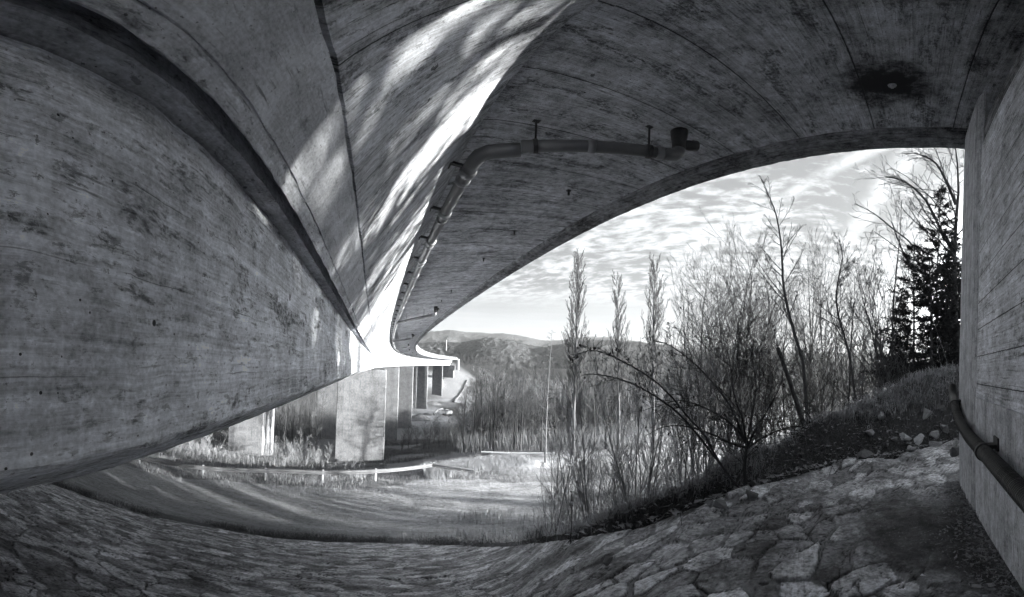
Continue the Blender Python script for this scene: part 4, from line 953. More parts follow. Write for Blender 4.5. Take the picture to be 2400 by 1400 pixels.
# tall leader leaning left, drawn stem
d0 = 9.5; p = spot(1903, d0)
path = [(1900, 960), (1885, 880), (1873, 820), (1850, 740), (1836, 670), (1833, 610), (1829, 560), (1818, 500), (1800, 455), (1788, 425)]
T = Tree(220); P = np.array([at(x, y, d0) - p for x, y in path]); P[0] = (0, 0, -.1); P = spline(P, 22)
rr_ = np.linspace(.055, .010, 22); T.wood.tube(P, rr_, 7, False)
stl = [dict(rmin=.0055, woodlvl=1), dict(n=7, w=.06, up=.05, k=4), dict(c=7, l=.34, a=36, f0=.2, n=4, w=.10, up=.05, rr=.55), dict(c=3, l=.5, a=36, f0=.25, n=3, w=.12, up=.04, rr=.7)]
for k in range(26):
    f = .28 + .70 * (k + T.r.random()) / 26; q, ax = T.along(P, f)
    T.branch(q, T.side(ax, rad(50) * T.r.uniform(.7, 1.2)) + np.array([0, 0, .12]), 1.75 * (1.15 - f) * T.r.uniform(.6, 1.2) + .2, np.interp(f, np.linspace(0, 1, 22), rr_) * .45, 1, stl)
plant('leader_tree', tmesh(T, 'leader_tree', B_dark, B_twig), p, 'tall young tree with a curving dark stem, its top highest against the open sky', 'tree')
# second curved stem from the same bank
d0 = 11.; p = spot(2020, d0)
path = [(2012, 960), (1998, 880), (1982, 800), (1965, 740), (1960, 690), (1968, 640), (1975, 600), (1966, 560)]
T = Tree(221); P = np.array([at(x, y, d0) - p for x, y in path]); P[0] = (0, 0, -.1); P = spline(P, 18); rr_ = np.linspace(.05, .010, 18); T.wood.tube(P, rr_, 7, False)
for k in range(22):
    f = .25 + .73 * (k + T.r.random()) / 22; q, ax = T.along(P, f)
    T.branch(q, T.side(ax, rad(48) * T.r.uniform(.7, 1.2)) + np.array([0, 0, .15]), 1.7 * (1.15 - f) * T.r.uniform(.6, 1.2) + .2, np.interp(f, np.linspace(0, 1, 18), rr_) * .45, 1, stl)
plant('leader_tree', tmesh(T, 'leader_tree', B_dark, B_twig), p, 'young tree with a bowed dark stem leaning left below the spruces', 'tree')
# upright suckers on the bank crest
suck = [tmesh(bare_tree(240 + i, 3.2, .018, ST_sap, 4, .1, .20), 'sucker', B_dark, B_twig) for i in range(4)]
sl_ = sorted([(1748, 7.5), (1800, 8.6), (1832, 12.), (1880, 9.4), (1915, 13), (1940, 10.5), (1972, 9.2), (1995, 12.5), (2022, 9.8), (2048, 10.6), (2066, 12.), (2088, 9.8), (2115, 11.5), (2140, 13), (2205, 12.)])
for i, (px, d) in enumerate(sl_):
    plant('sapling', suck[i % 4], spot(px, d), 'dark upright sucker stems on the bank crest, %s cluster from the left' % ORD[i], 'sapling', 'sucker clumps on the bank crest', rt.uniform(.7, 1.15), rt.uniform(0, 6.28))

# spruces
def spruce(seed, H, R, r, gap=0.):
    T = Tree(seed); P = T.poly((0, 0, 0), (0, 0, 1), H, 9, .012, .02); T.wood.tube(P, np.linspace(r, .012, 9), 8, False)
    NV = []; z = H * .12; lev = 0
    while z < H * .985:
        f = z / H; Lb = R * (1 - f) ** .8 * T.r.uniform(.8, 1.1) + .12
        for k in range(6):
            if T.r.random() < gap: continue
            a = T.r.uniform(0, 6.28); ll = Lb * T.r.uniform(.6, 1.15)
            q, _a = T.along(P, f)
            d = np.array([math.cos(a), math.sin(a), .12 + .5 * f * f - .25 * (1 - f)])
            B = T.poly(q, d, ll, 6, .06, -.05, .16); T.wood.tube(B, np.linspace(.018 * (1.2 - f), .005, 6), 3, False)
            m = int(38 * ll + 8); g_ = .18 + .82 * T.r.random(m); xi = g_ * 5; ix = np.minimum(xi.astype(int), 4); c = B[ix] + (B[ix + 1] - B[ix]) * (xi - ix)[:, None]; ax = B[ix + 1] - B[ix]
            nz = lambda v: v / (np.linalg.norm(v, axis=-1, keepdims=True) + 1e-9)
            sd = nz(nz(ax) + T.r.normal(0, .75, (m, 3)) + np.array([0, 0, -.25])); l2 = (T.r.uniform(.10, .26, m) * (1.25 - .5 * g_))[:, None]; up = nz(np.cross(sd, T.r.normal(0, 1, (m, 3))))
            for s_ in range(3):
                u = c + sd * l2 * s_ / 3; e = nz(sd + T.r.normal(0, .55, (m, 3))) * l2 * .55
                NV.append(np.stack([u - up * .022, u + up * .022, u + e], 1).reshape(-1, 3))
        z += H * .030 + .06
    NV = np.concatenate(NV); T.crown.add(NV, None, np.arange(len(NV)).reshape(-1, 3)); return T
for i, (px, py, d, Rr, g_, lb) in enumerate([(2190, 440, 13.0, 2.8, .2, 'tallest spruce with its dark tip rising above the others'), (2136, 575, 12.2, 2.3, .14, 'left spruce with a ragged dark crown beside the bare trees'), (2182, 610, 11.2, 1.6, .15, 'lower spruce in front of the tallest one'), (2222, 560, 14.5, 2.4, .12, 'spruce squeezed between the old trunk and the tallest spruce'), (2110, 700, 15.0, 1.6, .1, 'small spruce low at the left end of the conifers')]):
    p = spot(px, d); T = spruce(300 + i, topz(px, py, d) - p[2], Rr, .075, g_)
    plant('spruce_tree', tmesh(T, 'spruce', B_dark, B_need), p, lb, 'tree', 'spruces beside the wall')

# rose bush with long arching canes and hips
pb = at(1748, 1150, 4.75); pb[2] = hz1(pb[0], pb[1]) - .02
bush = thing('rose_bush', 'thorny bare bush with rose hips, long canes arching left over the slope', 'bush', pb)
T = Tree(401)
mainst = [[(1748, 1150), (1745, 1100), (1748, 1060), (1752, 1040)], [(1735, 1150), (1700, 1105), (1672, 1060), (1648, 1015), (1618, 985), (1560, 915), (1500, 870), (1440, 838), (1395, 822), (1360, 828), (1340, 842)],
          [(1750, 1050), (1715, 1040), (1672, 1020), (1610, 1000), (1560, 1000), (1530, 1012)], [(1752, 1045), (1775, 1000), (1800, 960), (1830, 900), (1838, 840)], [(1752, 1050), (1800, 1020), (1860, 1000), (1905, 1010)],
          [(1750, 1045), (1740, 985), (1722, 930), (1712, 860), (1700, 800)], [(1750, 1045), (1715, 960), (1672, 900), (1625, 850), (1570, 810), (1540, 800)], [(1690, 1090), (1610, 990), (1545, 935), (1470, 895), (1400, 878), (1362, 880)], [(1750, 1040), (1765, 960), (1772, 900), (1760, 830)], [(1755, 1050), (1720, 1000), (1660, 960), (1600, 940), (1560, 945)]]
canes = []
for i, pl_ in enumerate(mainst):
    P = np.array([at(x, y, 4.75 - (.9 if i in (1, 7) else .4 * math.sin(i * 2.1)) * j / len(pl_)) - pb for j, (x, y) in enumerate(pl_)]); P = spline(P, 20); canes.append(P)
    g = Geo(); g.tube(P, np.linspace(.032 if i == 0 else .019, .016 if i == 0 else .0042, 20), 6, False)
    obj('stem' if i == 0 else 'cane', mkmesh('cane', *g.get(), B_dark, None, True), bush)
stb = [dict(rmin=.0028, woodlvl=1), {}, dict(n=6, w=.13, up=.02), dict(c=6, l=.5, a=48, f0=.2, n=4, w=.16, up=.03, rr=.7), dict(c=2, l=.5, a=48, f0=.3, n=3, w=.16, up=.03, rr=.8)]
tips = []
for i, P in enumerate(canes):
    for k in range(8 if i in (1, 7) else 12):
        f = T.r.uniform(.25, .98); q, ax = T.along(P, f); L_ = T.r.uniform(.22, .85) * (.75 if i in (1, 7) else 1.1)
        dd = T.side(ax, rad(55) * T.r.uniform(.6, 1.3)) + np.array([0, 0, .3]); T.branch(q, dd, L_, .0055, 2, stb); tips.append(q + unit(dd) * L_ * T.r.uniform(.6, 1.))
obj('twigs', mkmesh('twigs', *T.crown.get(), B_dark, None, True), bush)
vs_, fs_ = ico(1)
tips += [canes[1][-1], canes[1][-2], canes[1][-4], canes[7][-1]]
g = Geo()
for q in tips:
    if T.r.random() < .55:
        for _k in range(T.r.integers(1, 4)): g.add(vs_ * (.011, .011, .015) * T.r.uniform(.8, 1.2) + q + T.r.normal(0, .02, 3), None, fs_)
hp = obj('rose_hips', mkmesh('rose_hips', *g.get(), plain('rose_hip', .012, .4, .3, 20), None, True), bush); hp['kind'] = 'stuff'

# leaning stake and dead stalk
a, b = at(1822, 815, 7.2), at(1898, 1000, 7.0); b[2] = min(b[2], hz1(b[0], b[1])) - .05
st_ = thing('leaning_pole', 'thick dark dead pole leaning left on the bank', 'pole', b); g = LGeo(b); P = spline([a, a * .6 + b * .4 + np.array([.02, 0, .02]), b * .8 + a * .2, b], 14)
g.tube(P, np.linspace(.040, .062, 14), 8); part('pole', g, B_dark, st_, True)
b = at(1337, 1270, 4.4); b[2] = pave_h(b[0], b[1]) + .03; a = at(1341, 1118, 4.4)
stk = thing('dead_stalk', 'single dry weed stalk standing at the edge of the paving', 'weed', b); g = LGeo(b); P = spline([b, b * .6 + a * .4 + [.01, 0, 0], a], 10); g.tube(P, np.linspace(.006, .003, 10), 5); part('stem', g, B_dark, stk)
g = LGeo(b)
for k in range(40):
    f = rt.uniform(.35, 1); q = b + (a - b) * f; e = rt.normal(0, .022, 3); g.add([q, q + e, q + e * .6 + rt.normal(0, .012, 3)], None, [[0, 1, 2]])
for k in range(5):
    e = np.array([rt.uniform(-.05, .05), rt.uniform(-.05, .05), -.01]); g.tube([b + [0, 0, .05], b + e], .004, 4, False)
part('dry_leaves', g, B_dark, stk)
b = at(1597, 1228, 3.6); b[2] = pave_h(b[0], b[1]) + .03; stk = thing('dead_stalk', 'thin leafless weed in a joint of the paving right of the dry stalk', 'weed', b)
T = Tree(410); T.branch(b * 0, (0, .05, 1), .34, .0035, 0, [dict(n=6, w=.06, up=0, tip=.4, woodlvl=0, rmin=.0016), dict(c=6, l=.5, a=60, f0=.4, n=4, w=.1, up=0, rr=.6)])
obj('stem', mkmesh('stalk', *T.wood.get(), B_dark), stk); obj('twigs', mkmesh('stalk_twigs', *T.crown.get(), B_dark), stk)

# ------------------------------------------------------------------ grass, leaves, woods (nobody could count these)
def blades(name, xs, ys, hgt, wid, mat, lean=.5, seed=1, curl=.5, zoff=0.):
    r = np.random.default_rng(seed); n = len(xs); z = height(xs, ys) + zoff - .02
    h = hgt * r.uniform(.45, 1.25, n); a = r.uniform(0, 6.28, n); le = lean * r.uniform(.2, 1.3, n)
    dx, dy = np.cos(a) * le * h, np.sin(a) * le * h; px_, py_ = -np.sin(a) * wid * .5, np.cos(a) * wid * .5
    B = np.stack([xs, ys, z], -1); W = np.stack([px_, py_, 0 * z], -1)
    M = B + np.stack([dx * .35, dy * .35, h * .62], -1); T_ = B + np.stack([dx, dy, h * (1 - curl * le * .5)], -1)
    V = np.stack([B - W, B + W, M + W * .7, M - W * .7, T_], 1).reshape(-1, 3); i = np.arange(n) * 5
    o = obj(name, mkmesh(name, V, [np.stack([i, i + 1, i + 2, i + 3], -1), np.stack([i + 3, i + 2, i + 4], -1)], mat)); tag(o, kind='stuff'); return o
def clumps(n, x0, x1, y0, y1, per, rad_, dens=None, seed=0):
    r = np.random.default_rng(seed); cx, cy_ = r.uniform(x0, x1, n), r.uniform(y0, y1, n)
    if dens is not None: k = r.random(n) < dens(cx, cy_); cx, cy_ = cx[k], cy_[k]
    x = np.repeat(cx, per) + r.normal(0, rad_, len(cx) * per); y = np.repeat(cy_, per) + r.normal(0, rad_, len(cx) * per); return x, y
def railY(x): return np.interp(x, [-40, -16.7, -11.4, -6.2, -2.9, 1.4, 4.4, 7.1, 12], [20.5, 21.8, 22.7, 24.6, 25.2, 26.3, 27.4, 27.4, 25.5])
gl = lambda x, y: np.clip(1.1 - np.abs(y - railY(x) - 1.5) / 4.5, 0, 1) * (.35 + 1.3 * np.clip(fbm(x * .35, y * .35, 2, 3) + .3, 0, 1))
x, y = clumps(4200, -32, 14, 20, 42, 30, .34, gl, 1); blades('grass', x, y, .38, .013, B_grass, 1.1, 1)
x, y = clumps(1500, -34, 2, 28, 46, 26, .4, lambda x, y: .4 + fbm(x * .3, y * .3, 5, 3) * 2, 2); blades('grass', x, y, .5, .018, B_grassd, .95, 2)
x, y = clumps(1800, 5, 16, 26, 36, 26, .3, lambda x, y: np.clip(1 - np.abs(y - 29.5 - (x - 8) * .42) / 3, 0, 1), 3); blades('grass', x, y, .85, .014, B_grass, .65, 3)
x, y = clumps(3600, -14, 12, 5, 16, 16, .16, lambda x, y: np.clip(1 - np.abs(edge_sd(x, y) - .9) / 1.3, 0, 1) * np.clip(.05 + fbm(x * .45, y * .5, 9, 3) * 3.0 + .06 * x, 0, 1), 4); blades('grass', x, y, .42, .012, B_grass, 1.3, 4, .9)
x, y = clumps(2600, -14, 12, 5, 16, 14, .15, lambda x, y: np.clip(1 - np.abs(edge_sd(x, y) - .7) / 1.1, 0, 1) * np.clip(.1 + fbm(x * .4, y * .4, 29, 3) * 3.0, 0, 1), 14); blades('grass', x, y, .36, .014, B_grassd, 1.3, 14, .9)
x, y = clumps(1500, 4, 26, 5, 19, 14, .2, lambda x, y: np.clip(.45 + fbm(x * .3, y * .3, 19, 3) * 2, 0, 1) * (edge_sd(x, y) > 2.2), 5); blades('grass', x, y, .55, .022, B_grass, .8, 5)
x, y = clumps(6500, 2.6, 13, -4, 4.5, 9, .09, lambda x, y: (edge_sd(x, y) > .55) * np.clip(.4 + fbm(x * .6, y * .6, 4, 3) * 1.8, 0, 1), 6); blades('grass', x, y, .24, .010, B_grass, 1.3, 6, .9)
x, y = clumps(4200, 3, 14, -5, 5.5, 7, .10, lambda x, y: (edge_sd(x, y) > .9) * np.clip(.5 + fbm(x * .5, y * .5, 24, 3) * 1.8, 0, 1), 7); blades('grass', x, y, .36, .010, B_grass, 1.2, 7, 1.)
x, y = clumps(2600, -1, 17, 44, 100, 20, .5, lambda x, y: np.clip(.4 + fbm(x * .12, y * .12, 61, 3) * 2, 0, 1), 9); blades('grass', x, y, .6, .03, B_grassd, .9, 9)
def rim(n, a0, a1, s0, s1, per, sp, seed):
    r = np.random.default_rng(seed); a = np.radians(r.uniform(a0, a1, n)); d = np.interp(np.degrees(a), EDGE[:, 0], EDGE[:, 1]) + r.uniform(s0, s1, n)
    return np.repeat(d * np.sin(a), per) + r.normal(0, sp, n * per), np.repeat(d * np.cos(a), per) + r.normal(0, sp, n * per)
x, y = rim(800, 62, 101, .9, 2.7, 12, .09, 51); blades('grass', x, y, .30, .011, B_grass, 1.2, 51, 1.)
x, y = rim(450, 40, 101, .15, 1.6, 7, .07, 52); blades('grass', x, y, .22, .009, B_grassd, 1.5, 52, 1.)
x, y = rim(420, 34, 66, .3, 1.2, 10, .10, 53); blades('grass', x, y, .24, .008, B_grass, 1.2, 53, 1.)
x, y = rim(1100, -52, 24, -.05, 1.0, 14, .16, 54); k = fbm(x * .7, y * .7, 77, 3) > -.10; blades('grass', x[k], y[k], .30, .013, B_grassd, 1.5, 54, .9)
x, y = rim(700, -52, 24, .2, 1.8, 14, .14, 55); k = fbm(x * .6, y * .6, 87, 3) > .0; blades('grass', x[k], y[k], .34, .013, B_grass, 1.5, 55, .9)
# fallen leaves and chips on the bank
r = np.random.default_rng(8); n = 26000; x, y = r.uniform(1.4, 11, n), r.uniform(-3, 4, n); sdx = edge_sd(x, y); k = (sdx > -.12) & (sdx < 3) & (r.random(n) < np.exp(-sdx / 1.6)); x, y = x[k], y[k]
z = np.where(edge_sd(x, y) < .02, pave_h(x, y) + .05, height(x, y)) + .012
s_ = r.uniform(.008, .045, len(x)) ; V = np.stack([x, y, z], -1)[:, None] + r.normal(0, 1, (len(x), 4, 3)) * s_[:, None, None] * (1, 1, .35)
i = np.arange(len(x)) * 4; tag(obj('fallen_leaves', mkmesh('fallen_leaves', V.reshape(-1, 3), np.stack([i, i + 1, i + 2, i + 3], -1), B_leaf)), kind='stuff')
# grit and leaves blown against the wall foot
n = 2600; x = r.uniform(.4, 4.85, n); y = WY + .03 + np.abs(r.normal(0, .16, n)); z = pave_h(x, y) + .022
s_ = r.uniform(.004, .02, n); V = np.stack([x, y, z], -1)[:, None] + r.normal(0, 1, (n, 4, 3)) * s_[:, None, None] * (1, 1, .4)
i = np.arange(n) * 4; tag(obj('fallen_leaves', mkmesh('fallen_leaves', V.reshape(-1, 3), np.stack([i, i + 1, i + 2, i + 3], -1), B_leaf)), kind='stuff')
# dense low brush of twigs filling the slope below the thicket
def brush(name, n, fx, hgt, wid, mat, seed):
    r = np.random.default_rng(seed); x, y = fx(r, n); z = height(x, y); n = len(x); V, Q = [], []
    a = r.uniform(0, 6.28, n); l = hgt * r.uniform(.35, 1.2, n); t_ = r.uniform(0, .55, n)
    D = np.stack([np.cos(a) * t_, np.sin(a) * t_, 1 - .3 * t_], -1); B = np.stack([x, y, z], -1); E2 = B + D * l[:, None]
    W = np.stack([-np.sin(a), np.cos(a), 0 * a], -1) * wid / 2
    parts_ = [(B - W, B + W, E2 + W * .25, E2 - W * .25)]
    for j in range(5):
        f = r.uniform(.25, .9, n)[:, None]; P = B + (E2 - B) * f; a2 = r.uniform(0, 6.28, n); d2_ = np.stack([np.cos(a2) * .6, np.sin(a2) * .6, r.uniform(.4, 1., n)], -1) * (l * r.uniform(.15, .4, n))[:, None]
        parts_.append((P - W * .5, P + W * .5, P + d2_ + W * .15, P + d2_ - W * .15))
    for q in parts_: V.append(np.stack(q, 1).reshape(-1, 3))
    V = np.concatenate(V); i = np.arange(len(V) // 4) * 4
    tag(obj(name, mkmesh(name, V, np.stack([i, i + 1, i + 2, i + 3], -1), mat)), kind='stuff')
def polar(a0, a1, d0, d1):
    def f(r, n):
        a = np.radians(r.uniform(a0, a1, n)); d = np.sqrt(r.uniform(d0 ** 2, d1 ** 2, n)); x, y = d * np.sin(a), d * np.cos(a); k = edge_sd(x, y) > .7 ; return x[k], y[k]
    return f
brush('undergrowth', 2200, polar(33, 62, 6.5, 24), 1.3, .010, B_twigp, 21)
brush('undergrowth', 900, polar(60, 97, 9, 26), 1.3, .012, B_twigp, 22)
brush('undergrowth', 7000, polar(-46, 0, 29, 75), .8, .02, B_twigp, 23)
brush('undergrowth', 3600, polar(15, 48, 43, 75), 2.6, .035, B_twigp, 24)
# woodland that reads as one mass: hundreds of small bare trees
def wood(name, pts, hgt, mat, seed, twigs=30, wid=.10, ever=False, hv=(.6, 1.2)):
    r = np.random.default_rng(seed); n = len(pts); x, y = pts.T; z = far_h(x, y) - .3; H = hgt * r.uniform(*hv, n)
    B = np.stack([x, y, z], -1); a0 = r.uniform(0, 6.28, n); V = []
    W = np.stack([np.cos(a0), np.sin(a0), 0 * a0], -1); up = np.array([0, 0, 1.])
    V.append(np.stack([B - W * wid * .55, B + W * wid * .55, B + W * wid * .12 + up * H[:, None], B - W * wid * .12 + up * H[:, None]], 1))
    for j in range(twigs):
        f = r.uniform(.22, .98, n) if not ever else r.uniform(.05, .98, n); a = r.uniform(0, 6.28, n)
        ln = H * (.34 * np.sin(np.clip(f, 0, 1) * 2.9 + .15) if not ever else .26 * (1 - f) + .02) * r.uniform(.5, 1.2, n)
        D = np.stack([np.cos(a) * ln, np.sin(a) * ln, ln * (r.uniform(.25, 1.1, n) if not ever else r.uniform(-.5, .1, n))], -1); P = B + up * (H * f)[:, None]
        w2 = np.stack([-np.sin(a), np.cos(a), 0 * a], -1) * wid * (.42 if not ever else 5.) * r.uniform(.5, 1.2, n)[:, None]
        V.append(np.stack([P - w2, P + w2, P + D + w2 * .2, P + D - w2 * .2], 1))
    V = np.concatenate(V, 0).reshape(-1, 3); i = np.arange(len(V) // 4) * 4
    tag(obj(name, mkmesh(name, V, np.stack([i, i + 1, i + 2, i + 3], -1), mat)), kind='stuff')
def ptsin(n, a0, a1, d0, d1, seed, ok=None):
    r = np.random.default_rng(seed); a = np.radians(r.uniform(a0, a1, n)); d = d0 * (d1 / d0) ** r.random(n); x, y = d * np.sin(a), d * np.cos(a); k = np.ones(n, bool)
    bx = np.interp(y, _Y, _X); k &= (np.abs(x - bx + 4) > 22) | (y < 0)
    if ok is not None: k &= ok(x, y)
    return np.stack([x[k], y[k]], -1)
clear = lambda x, y: ~(((x - 24) / 22) ** 2 + ((y - 176) / 45) ** 2 < 1) & ~((np.abs(y - 214 - .05 * (x - 26)) < 7) & (x < 110))
wood('woodland', ptsin(640, 17, 46, 62, 150, 31, clear), 9., B_twigp, 31, 62, .085)
wood('woodland', ptsin(450, 17, 45, 58, 150, 41, clear), 9.5, B_dark, 41, 62, .085)
wood('woodland', ptsin(1500, 15, 55, 120, 420, 32, clear), 11, B_twigp, 32, 34, .20)
wood('woodland', ptsin(1300, -60, 12, 75, 420, 33, clear), 10, B_twig, 33, 26, .20)
wood('woodland', ptsin(1400, 14, 54, 280, 620, 34, clear), 11, B_dark, 34, 40, .28)
wood('woodland', ptsin(200, 56, 100, 220, 420, 36, clear), 8, B_twigp, 36, 22, .25)
r_ = np.random.default_rng(66); sx_ = r_.uniform(22, 62, 1250); sy_ = r_.uniform(-36, 8, 1250); k_ = (sy_ < 10.2 - .424 * sx_ - 1.2) & (sy_ > -9 - .424 * sx_)  # stand mostly hidden by the wall, placed to shade the near girder
r_ = np.random.default_rng(67); bx_ = r_.uniform(50, 80, 210); of_ = r_.uniform(-2, 15.5, 210); k2 = fbm(of_ * .55, of_ * 0, 5, 2) > -.06
wood('evergreen_woodland', np.stack([bx_[k2], (9. - .424 * bx_ + of_)[k2]], -1), 13., B_need, 40, 80, .055, True, (.85, 1.15))  # band mostly out of view, added to throw shadows across the track
kh = k_ & (sy_ + .424 * sx_ < 5.2); kl = k_ & ~kh  # taller trees where the near web needs more shade
wood('evergreen_woodland', np.stack([sx_[kh], sy_[kh]], -1), 16.5, B_need, 39, 84, .055, True, (.78, 1.16))
wood('evergreen_woodland', np.stack([sx_[kl], sy_[kl]], -1), 15.5, B_need, 43, 90, .055, True, (.80, 1.16))
wood('evergreen_woodland', np.concatenate([ptsin(110, 17, 24, 190, 290, 35, clear), ptsin(50, 20, 50, 60, 130, 37, clear), ptsin(90, -50, 50, 120, 400, 38, clear)]), 10.5, B_need, 35, 46, .10, True)
# ------------------------------------------------------------------ guard rail along the track
rx = np.array([-30, -22, -16.7, -11.4, -6.2, -2.9, 1.4, 4.4, 5.6]); 
pathp = np.stack([rx, railY(rx), np.full(len(rx), -8.14)], -1)
pathp[-1] = (5.4, 27.75, -8.10); pathp = np.vstack([pathp, (7.6, 27.1, -8.36), (8.6, 26.8, -8.5)])
P = np.concatenate([spline(pathp[:-2], 90), spline(pathp[-3:], 12)[1:]])
rail = thing('guard_rail', 'long low steel guard rail along the dirt track, its right end bent down', 'guard rail', P[30])
def wbeam(P, prof):
    T_ = np.gradient(P, axis=0); T_[:, 2] = 0; T_ /= np.linalg.norm(T_, axis=1)[:, None]; N = np.stack([T_[:, 1], -T_[:, 0], 0 * T_[:, 0]], -1)
    V = P[:, None] + N[:, None] * np.array([p[0] for p in prof])[None, :, None] + np.array([0, 0, 1.]) * np.array([p[1] for p in prof])[None, :, None]
    n, k = len(P), len(prof); i, j = np.meshgrid(np.arange(n - 1), np.arange(k - 1), indexing='ij'); q = (i * k + j).ravel(); return V.reshape(-1, 3), np.stack([q, q + 1, q + k + 1, q + k], -1)
prof = [(-.02, -.155), (0, -.155), (.06, -.12), (.06, -.06), (0, -.02), (0, .02), (.06, .06), (.06, .12), (0, .155), (-.02, .155)]
V, Q = wbeam(P, prof); obj('beam', mkmesh('beam', V - np.array(rail.location), Q, plain('galvanised_rail', .15, .5, .15, 4., .5, .35), None, False), rail)
cum = np.r_[0, np.cumsum(np.linalg.norm(np.diff(P, axis=0), axis=1))]
for px in (330, 480, 622, 762, 880, 994):
    v = ray(px, 1100); az = math.atan2(v[0], v[1]); k = int(np.argmin(abs(np.arctan2(P[:, 0], P[:, 1]) - az))); q = P[k] + [0, .10, 0]; zg = hz1(q[0], q[1])
    g = LGeo(rail.location); h_ = q[2] + .2 - zg + .2; g.box((q[0], q[1], zg - .2 + h_ / 2), (.12, .06, h_)); g.box((q[0], q[1] - .05, q[2]), (.10, .08, .2)); part('post', g, M_steel, rail)

# low concrete kerb wall beyond the pale field, and a marker post
a, b = at(1128, 1063, 41), at(1300, 1061, 41.5)
a[2] = b[2] = (a[2] + b[2]) / 2
kw = thing('kerb_wall', 'low pale concrete kerb wall at the foot of the tree row', 'wall', (a + b) / 2); d = b - a; L_ = np.linalg.norm(d); an = math.atan2(d[1], d[0]); Rz = np.array([[math.cos(an), -math.sin(an), 0], [math.sin(an), math.cos(an), 0], [0, 0, 1]])
g = LGeo(kw.location); g.box((a + b) / 2 - [0, 0, .55], (L_, .30, 1.1), Rz); part('wall', g, M_pier, kw); g = LGeo(kw.location); g.box((a + b) / 2 + [0, 0, .045], (L_ + .04, .42, .09), Rz); part('coping', g, plain('pale_coping', .5, .8, .15, 3.), kw)
q = spot(1158, 33); mp = thing('marker_post', 'thin marker post standing in the pale field', 'post', q); g = Geo(); g.tube([(0, 0, -.1), (0, 0, .95)], .035, 7); part('post', g, B_mid, mp); g = Geo(); g.box((0, 0, .97), (.09, .09, .04)); part('cap', g, M_steel, mp)

# ------------------------------------------------------------------ rocks on the bank
def rock(seed, size):
    V, F = ico(2); r = np.random.default_rng(seed); V = V * 1.
    for _i in range(16):                                                # cleave with planes so it looks quarried
        n = unit(r.normal(0, 1, 3)); dd = r.uniform(.34, .66); s_ = V @ n - dd; V = V - np.outer(np.maximum(s_, 0), n)
    V += .05 * fbm(V[:, 0] * 3 + seed, V[:, 1] * 3, V[:, 2] * 3, 3)[:, None] * V
    return V * np.array(size), F
M_rock = []
for i, g_ in enumerate((.24, .46, .10)):
    m, t = newmat('quarried_stone'); tc = t.n('ShaderNodeTexCoord').outputs['Object']; n1 = t.noise(t.vm('MULTIPLY', tc, (6., 6., 40.)), 1., 5, .7); n2 = t.noise(tc, 14., 6, .7)
    finish(t, t.m('MAXIMUM', t.m('MULTIPLY', g_, t.m('ADD', 1., t.m('ADD', t.m('MULTIPLY', t.m('SUBTRACT', n1, .5), 1.), t.m('MULTIPLY', t.m('SUBTRACT', n2, .5), 1.2)))), .01), .85, t.m('ADD', n1, n2), .01, 1., .25); M_rock.append(m)
rocks = [(2152, 1018, 7.5, (.15, .10, .12), 1, 'palest block shaped rock on the bank near the wall'), (2120, 1022, 7.3, (.15, .09, .10), 1, 'pale tilted rock left of the palest block on the bank'), (2134, 1046, 7.1, (.10, .08, .11), 1, 'small pale pointed rock at the edge of the paving'), (2192, 1025, 7.6, (.16, .12, .10), 0, 'grey rounded rock just right of the pale rocks'), (2172, 975, 8.1, (.15, .10, .14), 0, 'grey square rock set high in the dark bank'), (2190, 1000, 7.9, (.15, .10, .11), 0, 'grey wedge rock between the square rock and the rounded one'),
         (2065, 1005, 7.4, (.10, .09, .15), 0, 'upright dark rock in the bank left of the pale rocks'), (2040, 1020, 7.0, (.15, .12, .08), 0, 'flat grey rock lying in the dry grass of the bank'), (2025, 1066, 6.4, (.22, .15, .13), 2, 'large dark boulder at the foot of the bank beside the paving'), (2212, 990, 8.2, (.14, .10, .12), 0, 'grey rock closest to the wall edge under the hose'), (2098, 1030, 7.1, (.08, .07, .06), 0, 'small grey stone below the upright dark rock'), (2205, 960, 8.5, (.18, .12, .12), 2, 'dark rock half buried at the top of the bank by the wall'),
         (1768, 1118, 4.9, (.07, .05, .06), 0, 'small square stone beside the stem of the rose bush'), (1665, 1165, 4.1, (.07, .05, .05), 0, 'small stone on the soil left of the rose bush'), (1425, 1238, 3.15, (.10, .05, .05), 2, 'dark slab fragment on the soil near the dry stalk'), (1688, 1192, 3.95, (.13, .08, .06), 0, 'broken slab of grey rock tilted below the rose bush'), (1762, 1172, 4.25, (.14, .09, .08), 2, 'dark rock standing in for the dark hollow under the rose bush'), (2236, 1060, 6.6, (.13, .16, .10), 2, 'dark rock wedged between paving and abutment wall')]  # slab and dark rock below the bush stand in for a dark hollow
for i, (px, py, d, sz, mi, lb) in enumerate(rocks):
    p = at(px, py, d); zg = hz1(p[0], p[1]); zz = zg if edge_sd(p[0], p[1]) > 0 else float(pave_h(p[0], p[1])) + .05
    p[2] = zz + sz[2] * (.45 if mi < 2 else .1)
    o = obj('rock', mkmesh('rock', *rock(500 + i, [1.45 * q for q in sz]), M_rock[mi], None, False)); o.location = tuple(p); o.rotation_euler = (rt.uniform(-.5, .5), rt.uniform(-.4, .4), rt.uniform(0, 6.28)); tag(o, lb, 'rock', 'loose rocks on the bank')
